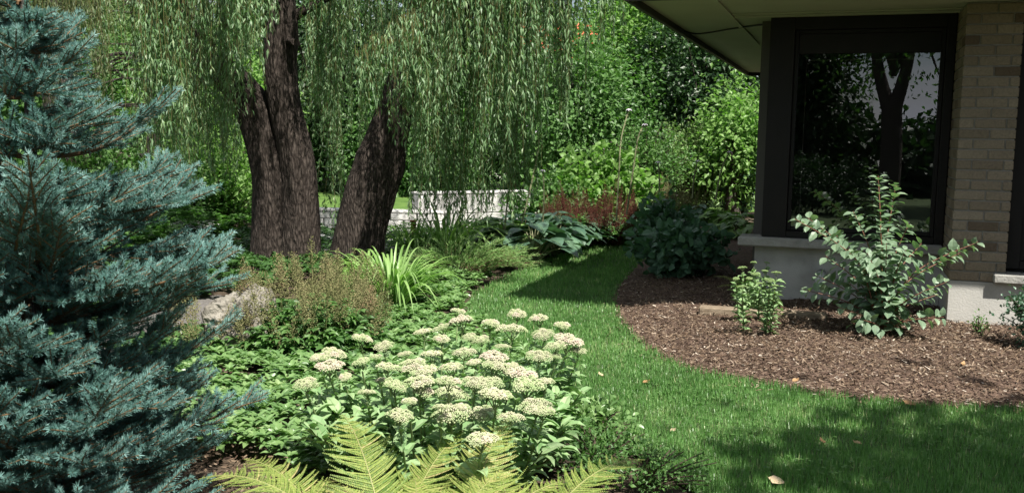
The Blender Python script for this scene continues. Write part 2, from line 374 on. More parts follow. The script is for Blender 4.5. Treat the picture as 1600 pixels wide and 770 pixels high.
PU = (Pc-O)@U                               # pillar's left edge along the wall
PW = .40
SOFF = EYE+1.05; SILL = EYE-.88
def HP(u, n, z): return O + U*u + N_*n + V(0, 0, z)
AX = np.array([U, N_, V(0, 0, 1)])
def HB(u0, u1, n0, n1, z0, z1, **k):        # a box in the house's own axes
    return B(HP((u0+u1)/2, (n0+n1)/2, (z0+z1)/2), (u1-u0, n1-n0, z1-z0), ax=AX, **k)

def bed_h(x, y):
    d = distpoly(x, y, lawn); s = np.clip(d/.6, 0, 1); s = s*s*(3-2*s)
    d2 = np.clip((d-.3)/2.5, 0, 1)
    return .015 + .07*s + .05*d2
# ground: one sheet to the horizon
g = [( [(-900,-900,-.03),(900,-900,-.03),(900,900,-.03),(-900,900,-.03)], [(0,1,2,3)], None)]
tag(build('ground', g, M['soil']), kind='structure')
lp = np.column_stack([lawn, np.full(len(lawn), .004)])
tag(build('lawn', [(lp, [list(range(len(lp)))], None)], M['lawn_soil']), kind='structure')

# grass blades
def grass():
    ch = []
    xs = []; 
    for (y0, y1, dens) in ((3.2,4.6,9500),(4.6,6,7000),(6,8,4500),(8,11,2600),(11,15,1500)):
        x0, x1 = -1.5, y1*.56+.4; n = int((x1-x0)*(y1-y0)*dens)
        x = R.uniform(x0, x1, n); y = R.uniform(y0, y1, n); xs.append(np.column_stack([x, y]))
    p = np.vstack(xs)
    k = inpoly(p[:, 0], p[:, 1], lawn) | ((distpoly(p[:, 0], p[:, 1], lawn) < .03) & (R.random(len(p)) < .7)); p = p[k]
    k = np.abs(p[:, 0]) < p[:, 1]*.555+.3; p = p[k]; n = len(p)
    P = np.column_stack([p, np.zeros(n)])
    patch = np.array([nz((a, b, 0), 1.1)*.5+nz((a, b, 3), 4)*.5 for a, b in p])
    clump = np.array([nz((a, b, 9), 9) for a, b in p])
    ang = R.random(n)*6.283 + clump*2; tilt = R.uniform(.15, .85, n)
    D = np.column_stack([np.cos(ang)*tilt, np.sin(ang)*tilt, np.ones(n)])
    N = np.column_stack([np.cos(ang), np.sin(ang), -tilt])
    L = R.uniform(.032, .068, n)*(1+.5*clump); far = np.clip(p[:, 1]/5, 1, 2.4)
    W = R.uniform(.0035, .006, n)*far
    T = (np.array([(-.5,0,0),(.5,0,0),(.38,.55,.04),(-.38,.55,.04),(0,1,-.22)], float), np.array([(0,1,2,3),(3,2,4,4)]))
    rnd = np.clip(.45+patch*.55+R.normal(0, .17, n), 0, .85); rnd[R.random(n) < .02] = 1
    c = leafset(T, P, D, N, L, W, rnd)
    tag(build('grass', fixdeg(c), M['grass']), 'short mown lawn grass curving between the planted beds', 'grass', kind='stuff')
grass()

# mulch bed on the house side
bed_poly = np.array([tuple(at(*p).xy) for p in [(900,372)]+RIGHT_EDGE] + [(7.5,4.4), (7.5,6.5), tuple(HP(3.2,.5,0)[:2]), tuple(HP(PU,.0,0)[:2]), tuple(HP(-.3,0,0)[:2]), tuple(HP(-.3,-5,0)[:2]), (2.4,14.5), (.6,14.6)])
def mulch():
    xs = np.arange(.2, 7.4, .06); ys = np.arange(4.2, 15, .06); X, Y = np.meshgrid(xs, ys)
    ins = (~inpoly(X, Y, lawn)); d = distpoly(X, Y, lawn)
    Z = np.where(ins, bed_h(X, Y), .015-.1*np.clip(d/.1, 0, 1)) + np.array([[nz((a, b, 0), 3.5)*.018+nz((a, b, 5), 14)*.008 for a in xs] for b in ys])
    keep = (inpoly(X, Y, bed_poly) | (distpoly(X, Y, bed_poly) < .1)) & (ins | (d < .08))
    idx = np.arange(X.size).reshape(X.shape)
    f = np.stack([idx[:-1, :-1], idx[:-1, 1:], idx[1:, 1:], idx[1:, :-1]], -1).reshape(-1, 4)
    kf = keep.ravel()[f].all(1); f = f[kf]
    tag(build('mulch_bed', [(np.column_stack([X.ravel(), Y.ravel(), Z.ravel()]), f, None)], M['mulch'], smooth=True), kind='structure')
    n = 230000
    x = R.uniform(.4, 6, n); y = R.uniform(4.2, 11, n)
    k = inpoly(x, y, bed_poly) & ~inpoly(x, y, lawn) & (R.random(n) < np.clip(1.5-(y-4.5)/4.5, .25, 1)); x, y = x[k], y[k]
    stray = (R.random(len(x)) < .10) & (distpoly(x, y, lawn) < .15); x = np.where(stray, x-R.uniform(0, .22, len(x)), x); y = np.where(stray, y-R.uniform(0, .2, len(x)), y); n = len(x)
    z = np.maximum(bed_h(x, y), .0)+R.uniform(-.004, .022, n) + np.array([nz((a, b, 0), 3.5)*.018+nz((a, b, 5), 14)*.008 for a, b in zip(x, y)])
    ang = R.random(n)*6.283; D = np.column_stack([np.cos(ang), np.sin(ang), R.normal(0, .3, n)])
    N = np.column_stack([R.normal(0, .45, n), R.normal(0, .45, n), np.ones(n)])
    T = (np.array([(-.5,0,0),(.45,.05,.03),(.5,.95,.0),(-.35,1,.04)], float), np.array([(0,1,2,3)]))
    rnd = np.clip(R.beta(1.1, 1.5, n)*.82, 0, 1); rnd = np.where(R.random(n) < .05, R.uniform(.8, 1, n), rnd)
    c = leafset(T, np.column_stack([x, y, z]), D, N, R.uniform(.010, .030, n)*np.exp(R.normal(.1, .35, n)), R.uniform(.0028, .008, n)*np.exp(R.normal(.05, .3, n)), rnd)
    tag(build('bark_mulch', [c], M['chips']), 'brown shredded bark mulch covering the bed by the house', 'mulch', kind='stuff')
mulch()

# ------------------------------------------------------------------ the house
house = thing('house', 'buff brick house corner with dark window and wide pale soffit', 'house', tuple(O))
WU = 1.44                                    # window width
RU = 5.5                                     # house runs out of the frame to the right
WB = .62
# concrete foundation under the window and under the pillar
wall = build('foundation_wall', HB(-.06, PU-.003, -.30, -.06, -.1, SILL-.095) + HB(PU, PU+RU, -.30, PIL_D-.008, -.1, .455, bev=.006) , M['concrete'], house)
build('house_wall', HB(-.02, PU-.003, -.30, -.12, SILL-.09, SILL+.02) + HB(-.10, .10, -7.2, -.31, -.1, SOFF-.003) + HB(PU+.06, PU+PW-.02, -.3, .05, .46, SOFF-.003), M['room'], house)
def bricks():
    core = HB(PU+.008, PU+PW-.008, -.05, PIL_D-.011, .458, SOFF-.004, mat=1)
    ch = list(core); pitch = .079; h = .067; z = .462; row = 0
    bl, md, gap = .223, .10, .011
    while z < SOFF-.03:
        zz = min(z+h, SOFF-.006)
        off = 0 if row % 2 == 0 else .111
        u = PU-off+(0 if row % 2 else 0); us = []
        while u < PU+PW-.01:
            a = max(u, PU); b = min(u+bl-gap, PU+PW-.002)
            if b-a > .025: us.append((a, b))
            u += bl
        for i, (a, b) in enumerate(us):
            r = float(np.clip(R.normal(.62, .16), 0, 1)); 
            if R.random() < .07: r = R.uniform(0, .15)
            n0 = PIL_D-.09; j = R.uniform(-.0012, .0012)
            if i == 0: n0 = PIL_D-(.10 if row % 2 == 0 else .212)
            ch += HB(a, b, n0, PIL_D+j, z, zz, rnd=r, bev=.003)
            if i == 0:                                        # return of the course on the left side of the pillar
                m = n0-gap
                while m > -.05:
                    m0 = max(m-(bl-gap), -.06)
                    ch += HB(PU, PU+.09, m0, m, z, zz, rnd=float(np.clip(R.normal(.55, .22), 0, 1)), bev=.003); m -= bl
        z += pitch; row += 1
    build('brick_pillar', ch, [M['brick'], M['mortar']], house)
bricks()
def window(u0, u1, n, z0, z1, left_post, name='window', rightf=.07):
    fr = HB(u0, u0+left_post, n-.10, n+.02, z0, z1, bev=.004) + HB(u1-rightf, u1, n-.10, n+.02, z0, z1, bev=.004)
    fr += HB(u0+left_post, u1-rightf, n-.10, n+.02, z1-.11, z1, bev=.004) + HB(u0+left_post, u1-rightf, n-.10, n+.02, z0, z0+.06, bev=.004)
    a, b, c, d = u0+left_post, u1-rightf, z0+.06, z1-.11; t = .035
    wn = build(name, fr, M['trim'], house)
    sash = HB(a+.003, a+t, n-.075, n-.012, c+.002, d-.002, bev=.003) + HB(b-t, b-.003, n-.075, n-.012, c+.002, d-.002, bev=.003) + HB(a+t, b-t, n-.075, n-.012, d-t, d-.003, bev=.003) + HB(a+t, b-t, n-.075, n-.012, c+.003, c+t, bev=.003)
    build('sash', sash, M['trim'], wn)
    q = [HP(a+t, n-.05, c+t), HP(b-t, n-.05, c+t), HP(b-t, n-.05, d-t), HP(a+t, n-.05, d-t)]
    build('pane', [(np.array(q), [(0, 1, 2, 3)], None)], M['glass'], wn)
    if name == 'window' and n == .0: build('sky_reflection_mask', HB(a+t+.002, b-t-.002, n-.046, n-.02, d-t-.17, d-t-.002, bev=.003), M['trim'], wn)  # dark board added to cut off the sky reflected at the pane top
    return wn
wn = window(.0, PU-.006, .0, SILL, SOFF-.006, .21)
build('sill', HB(-.20, PU-.006, -.20, .085, SILL-.088, SILL-.003, bev=.012), M['sill'], wn)
w2 = window(PU+PW+.004, PU+RU, PIL_D-.12, .56, SOFF-.006, .10)
build('sill', HB(PU+PW-.09, PU+RU, PIL_D-.20, PIL_D+.06, .458, .53, bev=.01), M['sill'], w2)
# a dark room behind the panes
rm = HB(.11, RU+PU, -5.0, -4.9, .0, SOFF-.01) + HB(.11, RU+PU, -4.89, -.31, .0, .10) + HB(RU+PU-.1, RU+PU, -4.89, -.31, .11, SOFF-.02)
build('room', rm, M['room'], house)
# soffit, fascia, roof
OV, FO, BK = .90, 1.62, 7.4
build('soffit', HB(-OV, RU+3, -BK, FO, SOFF, SOFF+.03), M['soffit'], house)
build('soffit_trim', HB(-.35, -.31, -2.5, FO-.2, SOFF-.014, SOFF-.002) + HB(-.3, PU, .10, .14, SOFF-.018, SOFF-.002)+ HB(-.3, PU, .30, .315, SOFF-.014, SOFF-.002), M['soffit'], house)
build('fascia', HB(-OV-.04, -OV-.002, -BK-.04, FO+.04, SOFF-.055, SOFF+.20, bev=.004) + HB(-OV, RU+3, FO+.002, FO+.04, SOFF-.055, SOFF+.20, bev=.004) + HB(-OV, RU+3, -BK-.04, -BK-.002, SOFF-.055, SOFF+.20, bev=.004), M['fascia'], house)
e = [HP(-OV-.1, FO+.1, SOFF+.205), HP(RU+3, FO+.1, SOFF+.205), HP(RU+3, -BK-.1, SOFF+.205), HP(-OV-.1, -BK-.1, SOFF+.205), HP(3.0, -2.9, SOFF+1.7), HP(RU+3, -2.9, SOFF+1.7)]
build('roof', [(np.array(e), [(0,1,5,4),(2,3,4,5)], None), (np.array(e), [(3,0,4),(1,2,5)], None), (np.array(e), [(0,3,2,1)], None)], M['shingle'], house)
cpts = [HP(-OV+.02, -.75, SOFF-.03), HP(-.75, -.85, SOFF-.045), HP(-.45, -.80, SOFF-.012), HP(-.2, -.55, SOFF-.012), HP(.02, -.315, SOFF-.02)]
build('cable', fixdeg(tube(smoothpath(cpts, 20), .009, 6)), M['cable'], house)
# pipe elbow sticking out of the foundation
dr_ = ray(1283, 428); t_ = (Vector(HP(0,-.06,0))-Vector((0,0,EYE))).dot(Vector(N_))/dr_.dot(Vector(N_)); pw = Vector((0,0,EYE))+dr_*t_
pu = (pw-Vector(O)).dot(Vector(U)); print('pipe', pu, pw.z)
def ringtube(c, d, L, r, r2=None):
    d = unit(np.array(d)); return tube([c, np.array(c)+d*L], [r, r2 or r], 20, cap=False)
pp = HP(pu, -.06, pw.z)
pch = [tube(smoothpath([pp, pp+N_*.09, pp+N_*.17+V(0,0,-.015), pp+N_*.20+V(0,0,-.07)], 12), .045, 18, cap=False), tube([pp+N_*.045, pp+N_*.10], [.055,.055], 18, cap=False)]
cc = pp+N_*.205+V(0,0,-.08); pch.append(tube([cc+V(0,0,.03), cc+V(0,0,-.03)], [.054,.054], 18, cap=False))
build('drain_pipe', pch, M['pvc'], house, smooth=True)

# ------------------------------------------------------------------ plant makers
def blob_leaves(c, rx, ry, rz, n_cl, per, L, W, spread, T, up=.6, mat_=0, lump=.35, seed=0, low=-1.0, droop=.2):
    c = np.asarray(c, float)
    d = unit(R.normal(0, 1, (n_cl, 3))); d[:, 2] = np.where(d[:, 2] < low, -d[:, 2], d[:, 2])
    rr = R.random(n_cl)**.45
    lum = np.array([1+lump*nz(q*1.7+seed*7.3, 1.3)*1.6 for q in d])
    cl = c + d*rr[:, None]*lum[:, None]*V(rx, ry, rz)
    n = n_cl*per; P = np.repeat(cl, per, 0) + R.normal(0, 1, (n, 3))*spread
    out = unit((P-c)/V(rx, ry, rz))
    D = unit(out*.6 + R.normal(0, .6, (n, 3)) + V(0, 0, -droop))
    N = unit(out*.5 + R.normal(0, .5, (n, 3)) + V(0, 0, up))
    base = np.repeat(R.normal(.5, .16, n_cl), per)
    rnd = np.clip(base + R.normal(0, .16, n), 0, 1)
    return leafset(T, P, D, N, R.uniform(.7, 1.25, n)*L, R.uniform(.8, 1.2, n)*W, rnd, mat_), cl
def tree(label, base, h, crown_c, radii, leafm, n_cl=260, per=32, L=.12, W=.07, tr=.14, group=None, spread=.22, T=None, barkm='bark2', seed=0, limbs=9, low=-1.):
    t = thing('tree', label, 'tree', base, group)
    c, cl = blob_leaves(crown_c, *radii, n_cl, per, L, W, spread, T or T_diamond(), seed=seed, low=low)
    build('crown', fixdeg(c), M[leafm], t)
    b = np.array(base, float); cc = np.array(crown_c, float)
    top = cc+V(0, 0, radii[2]*.5); path = smoothpath([b-V(0,0,.05), b*.7+cc*.3+V(R.normal(0,.1),R.normal(0,.1),0), cc*.7+b*.3, top], 14)
    ch = fixdeg(tube(path, np.linspace(tr, tr*.2, 14)*np.r_[1.3, np.ones(13)], 10))
    for i in R.choice(len(cl), limbs, False):
        s = path[R.integers(5, 11)]; e_ = cl[i]; m_ = (s+e_)/2+V(0, 0, .15)
        ch += fixdeg(tube(smoothpath([s, m_, e_], 8), np.linspace(tr*.35, tr*.06, 8), 6))
    build('trunk', ch, M[barkm], t, smooth=True)
    return t
def shrub(name, label, cat, base, r, h, leafm, n_st=26, per=40, L=.05, W=.028, T=None, twig='dark_twig', group=None, spread=.06, up=.5, ry=None, lean=(0,0), open_=.5):
    """many-stemmed bush: leaves along arching stems"""
    base = np.array(base, float); t = thing(name, label, cat, tuple(base), group)
    st, P, D, N, rn = [], [], [], [], []
    for i in range(n_st):
        a = R.random()*6.283; q = math.sqrt(R.random()); hh = h*(1-.45*q**2)*R.uniform(.75, 1.08)
        e_ = base+V(math.cos(a)*r*q+lean[0], math.sin(a)*(ry or r)*q+lean[1], hh)
        m_ = base*.55+e_*.45+V(0, 0, hh*.18); s = base+V(math.cos(a), math.sin(a), 0)*r*.12*q
        pth = smoothpath([s, m_, e_], 10); st += fixdeg(tube(pth, np.linspace(.006, .002, 10)*(1+h*.5), 5, rnd=R.random()))
        k = R.uniform(open_*5, 9, per); i0 = k.astype(int); fr = (k-i0)[:, None]
        pt = pth[i0]*(1-fr)+pth[np.minimum(i0+1, 9)]*fr
        P.append(pt+R.normal(0, spread, (per, 3))); out = unit(pt-base-V(0, 0, h*.3))
        D.append(out*.5+R.normal(0, .6, (per, 3))+V(0,0,.1)); N.append(R.normal(0, .45, (per, 3))+out*.3+V(0, 0, up))
        rn.append(np.clip(R.normal(.5, .13)+R.normal(0, .17, per), 0, 1))
    P = np.vstack(P); P[:, 2] = np.maximum(P[:, 2], base[2]+.015); n = len(P)
    c = leafset(T or T_fold(), P, np.vstack(D), np.vstack(N), R.uniform(.65, 1.2, n)*L, R.uniform(.8, 1.15, n)*W, np.concatenate(rn))
    build('foliage', fixdeg(c), M[leafm], t); build('stem', st, M[twig], t)
    return t

# ------------------------------------------------------------------ willows
def trunk_mesh(path, rads, seed=0, sides=56, dz=.04, amp=.013, mat=0):
    L = np.linalg.norm(np.diff(path, axis=0), axis=1).sum(); n = max(int(L/dz), 8)
    p = smoothpath(path, n); r = np.interp(np.linspace(0, len(rads)-1, n), np.arange(len(rads)), rads)
    v, f, *_ = tube(p, r, sides, cap=False)
    v = v.reshape(n, sides, 3); ln = np.concatenate([[0], np.cumsum(np.linalg.norm(np.diff(p, axis=0), axis=1))])
    for i in range(n):
        for j in range(sides):
            a = j/sides*6.283
            q = Vector((math.cos(a)*2.6+seed, math.sin(a)*2.6, ln[i]*.55))
            big = noise.noise(q*.55)*.09
            rd = 1-abs(noise.noise(Vector((math.cos(a+ln[i]*.25)*6, math.sin(a+ln[i]*.25)*6+seed, ln[i]*2.2))))*2
            rd2 = 1-abs(noise.noise(Vector((math.cos(a)*11+3, math.sin(a)*11+seed, ln[i]*4.5))))*2
            v[i, j] = p[i]+(v[i, j]-p[i])*(1+big)+unit(v[i, j]-p[i])*(rd*.6+rd2*.4)*amp*min(1, r[i]/.2)
    return (v.reshape(-1, 3), f, .5, mat)
def strands(specs, leaf_idx=0, Lf=.085, Wf=.0145, dens=50):
    """hanging leafy shoots; specs rows: x, y, ztop, zbottom"""
    P, D, N, rn, st, rs = [], [], [], [], [], []
    for (x, y, zt, zb) in specs:
        Ln = zt-zb
        if Ln < .15: continue
        n = max(int(Ln*6), 5); s = np.linspace(0, 1, n); sw = R.normal(0, .06, 2)*Ln**.6; ph = R.random()*6
        px = x+sw[0]*s+.025*np.sin(s*7*Ln/2+ph)*s; py = y+sw[1]*s+.025*np.cos(s*6*Ln/2+ph)*s; pz = zt-Ln*s
        pth = np.column_stack([px, py, pz]); st += [tube(pth, np.linspace(.0045, .0018, n), 3, rnd=R.random(), cap=False)]
        m = int(Ln*dens*R.uniform(.55, 1.15)); k = R.random(m)*(n-1.001); i0 = k.astype(int); fr = (k-i0)[:, None]
        pt = pth[i0]*(1-fr)+pth[i0+1]*fr; a = R.random(m)*6.283; o = R.uniform(.25, .9, m)
        d = np.column_stack([np.cos(a)*o, np.sin(a)*o, -np.ones(m)*R.uniform(.5, 1.2, m)])
        P.append(pt); D.append(d); N.append(np.column_stack([np.cos(a), np.sin(a), o*.8])+R.normal(0, .35, (m, 3)))
        rn.append(np.clip(R.normal(.48, .14)+R.normal(0, .18, m), 0, 1))
    P = np.vstack(P); n = len(P)
    return leafset(T_diamond(), P, np.vstack(D), np.vstack(N), R.uniform(.6, 1.2, n)*Lf, R.uniform(.8, 1.2, n)*Wf, np.concatenate(rn), leaf_idx), [s_[:3]+(1,) for s_ in st]
def curtain(pxs, pys_bot, Y0, Y1, nb, per=11, rag=45, ytop=None, spread=.08, ztop=(3.1, 4.6)):
    """bundles of strands hanging over a stretch of the view; pys_bot: lower rim along the stretch"""
    out = []
    for i in range(nb):
        px = pxs[0]+(pxs[-1]-pxs[0])*((i+R.uniform(-.1, 1.1))/nb); Y = R.uniform(Y0, Y1)
        yb = np.interp(px, pxs, pys_bot)-abs(R.normal(0, rag)); c = atY(px, yb, Y); zt = R.uniform(*ztop)
        if ytop is not None: zt = atY(px, np.interp(px, pxs, ytop)+R.normal(0, 14), Y).z
        Ln = zt-c.z; sp_ = spread*R.uniform(.6, 1.3)
        for k in range(int(per*R.uniform(.6, 1.4))):
            q = R.normal(0, 1, 2)*sp_; a = math.hypot(*q)/sp_
            top = zt-.10*a*R.random() if ytop is not None else zt
            zb = c.z+min(Ln*.85, abs(R.normal(0, .40))+.12*a)
            out.append((c.x+q[0], Y+q[1], top, max(zb, .15)))
    return out
def canopy(cx, cy, rx, ry, n, z0=(4.4, 7.5), ln=(1., 2.4)):
    out = []
    for i in range(n):
        a = R.random()*6.283; q = math.sqrt(R.random()); zt = R.uniform(*z0)*(1-.25*q*q); l = R.uniform(*ln)
        zb = zt-l
        out.append((cx+rx*q*math.cos(a), cy+ry*q*math.sin(a), zt, max(zb, 3.35)))
    return out
def pa(l, Y): return [np.array(atY(a, b, Y)) for a, b in l]
def limb(pts, r0, r1, n=16): return tube(smoothpath(pts, n), np.linspace(r0, r1, n), 9)

Y1 = 11.0
w1 = thing('willow_tree', 'weeping willow with two upright trunks joined at the base and a broken knob', 'tree', tuple(at(450, 425)))
sA = pa([(438,432),(433,400),(432,340),(428,270),(410,205),(398,172),(372,135),(330,95),(298,50),(262,-20),(235,-90)], Y1)
sB = pa([(467,434),(469,400),(470,340),(464,250),(446,170),(438,110),(440,50),(436,-20),(440,-120),(452,-240)], Y1-.12)
build('trunk', [trunk_mesh(sA, [.35,.285,.255,.235,.21,.215,.18,.155,.13,.10,.08], 1), trunk_mesh(pa([(404,190),(391,172),(381,160),(376,152)], Y1-.06), [.17,.15,.12,.06], 5, 24),
                trunk_mesh(sB, [.27,.22,.20,.185,.17,.18,.175,.165,.13,.10], 2)], M['bark'], w1, smooth=True)
lm = []
for l, r0 in (([(440,40),(470,20),(520,-10),(560,-60)], .07), ([(438,-60),(400,-110),(360,-150)], .08), ([(330,95),(318,120),(300,150)], .03), ([(440,-30),(452,10),(468,70),(480,110)], .018), ([(455,-200),(560,-330),(640,-380)], .07), ([(262,-20),(200,-40),(140,-20)], .05)):
    lm += fixdeg(limb(pa(l, Y1-.1), r0, r0*.35))
build('limb', lm, M['bark'], w1, smooth=True)
k1 = tube([np.array(atY(452,64,Y1-.25)), np.array(atY(459,66,Y1-.42))], [.045,.03], 12)
build('branch_stub', fixdeg(k1), M['bark'], w1, smooth=True)
sp = []
sp += curtain([228,275], [300,285], 8.6, 9.4, 3, 12, rag=20, spread=.08)
sp += curtain([275,330,375,400], [335,345,240,140], 9.4, 10.6, 9, 15, rag=45)
sp += curtain([285,395], [330,300], 11.4, 12.6, 4, 12, rag=40)
sp += curtain([330,415], [150,100], 8.9, 9.8, 6, 12, rag=30)
sp += curtain([480,590], [170,260], 11.5, 12.6, 5, 12, rag=50)
sp += curtain([470,630], [265,285], 12.5, 13.6, 7, 12, rag=35)
sp += curtain([150,250], [180,220], 11.4, 13, 2, 12, rag=50)
sp += curtain([478,560], [60,120], 9.6, 10.4, 5, 10, rag=30)
sp += curtain([240,268], [280,250], 8.4, 8.7, 2, 22, rag=12, spread=.10)
sp += curtain([372,420], [120,130], 8.5, 8.9, 3, 20, rag=15, spread=.11)
sp += canopy(-2.6, 11.6, 3.2, 2.4, 200)
sp += canopy(-1.7, 9.8, 1.9, 1.0, 230, (4.3, 6.3), (.8, 1.6))  # unseen shoots added overhead to shade the trunks
def clear_of_trunk(sp):                        # the upright trunk stands free of the shoots in front of it
    return [q for q in sp if not (q[1] < 11 and q[3] < 2.95 and 420 < 800+q[0]/q[1]*FPX < 476)]
sp = clear_of_trunk(sp); c, st = strands(sp); build('crown', [c]+st, [M['willow'], M['willow_twig']], w1)

w2t = thing('willow_tree', 'weeping willow with a single thick trunk leaning to the right', 'tree', tuple(at(555, 420)))
sR = pa([(553,432),(558,400),(564,360),(580,300),(595,255),(606,215),(622,160),(642,95),(660,30),(670,-30),(690,-120),(700,-240)], 10.8)
build('trunk', [trunk_mesh(sR, [.39,.315,.285,.285,.28,.225,.19,.165,.16,.15,.12,.09], 3)], M['bark'], w2t, smooth=True)
lm = []
for l, r0 in (([(664,10),(690,40),(720,20),(760,-10)], .05), ([(668,-20),(600,-90),(540,-120)], .07), ([(690,-120),(800,-230),(900,-260)], .09), ([(700,-200),(660,-320),(600,-380)], .07), ([(800,-230),(850,-120),(880,-40)], .03), ([(740,10),(800,5),(870,-40)], .035), ([(755,80),(790,65),(835,20)], .025)):
    lm += fixdeg(limb(pa(l, 10.9), r0, r0*.35))
build('limb', lm, M['bark'], w2t, smooth=True)
sp = []
sp += curtain([560,588,608,632,646,668], [150,215,165,150,225,165], 8.7, 9.3, 9, 18, rag=10, ytop=[90,45,30,22,22,50], spread=.085)
sp += curtain([634,684], [372,375], 9.5, 10.2, 4, 10, rag=30, spread=.07)
sp += curtain([508,545], [395,360], 11.6, 12.3, 2, 9, rag=20, spread=.07)
sp += curtain([655,690,740,800,842], [372,392,392,378,300], 10.4, 11.8, 13, 14, rag=26, spread=.085)
sp += curtain([690,720], [170,200], 8.7, 9.2, 2, 18, rag=25, spread=.10)
sp += curtain([765,800], [250,290], 8.6, 9.2, 3, 22, rag=35, spread=.11)
sp += curtain([835,860], [120,150], 8.8, 9.2, 2, 16, rag=15, spread=.10)
sp += curtain([838,870,905], [220,235,190], 9.8, 11, 5, 10, rag=25)
sp += curtain([895,930,970], [140,125,75], 9.5, 10.6, 5, 10, rag=20)
sp += curtain([1000,1050], [70,90], 10, 11, 2, 7, rag=15)
sp += canopy(.3, 11.8, 3.0, 2.4, 200)
sp += canopy(.7, 9.8, 2.4, 1.1, 290, (4.3, 6.3), (.8, 1.6))  # shoots added above the view to put the back curtain in shade
def show_trunk(sp):                            # shoots in front of the leaning trunk end above its bare part
    out = []
    for x, y, zt, zb in sp:
        px = 800+x/y*FPX
        if y < 11.4 and 540 < px < 648: zb = max(zb, atY(px, 198+R.normal(0, 12), y).z)
        if zt-zb > .15: out.append((x, y, zt, zb))
    return out
sp = show_trunk(sp); c, st = strands(sp); build('crown', [c]+st, [M['willow'], M['willow_twig']], w2t)

b3 = atY(105, 330, 14.5)
w3 = thing('willow_tree', 'willow with shade painted into its olive leaves, far left behind the blue spruce', 'tree', (b3.x, 14.5, 0))
p3 = [np.array((b3.x, 14.5, -.05)), np.array((b3.x+.1, 14.5, 1.2)), np.array((b3.x-.05, 14.5, 2.6)), np.array((b3.x+.2, 14.6, 4.5)), np.array((b3.x+.1, 14.6, 6.5))]
build('trunk', [trunk_mesh(p3, [.36,.28,.25,.2,.1], 8, 30)], M['bark2'], w3, smooth=True)
sp = curtain([-20,60,90,140,165], [200,215,270,280,180], 11.5, 14, 7, 13, rag=40) + curtain([0,160], [130,150], 10.5, 12, 4, 13, rag=40) + canopy(b3.x, 14.4, 3, 2.2, 90)
c, st = strands(sp); build('crown', [c]+st, [M['willow_shade_olive'], M['willow_twig']], w3)

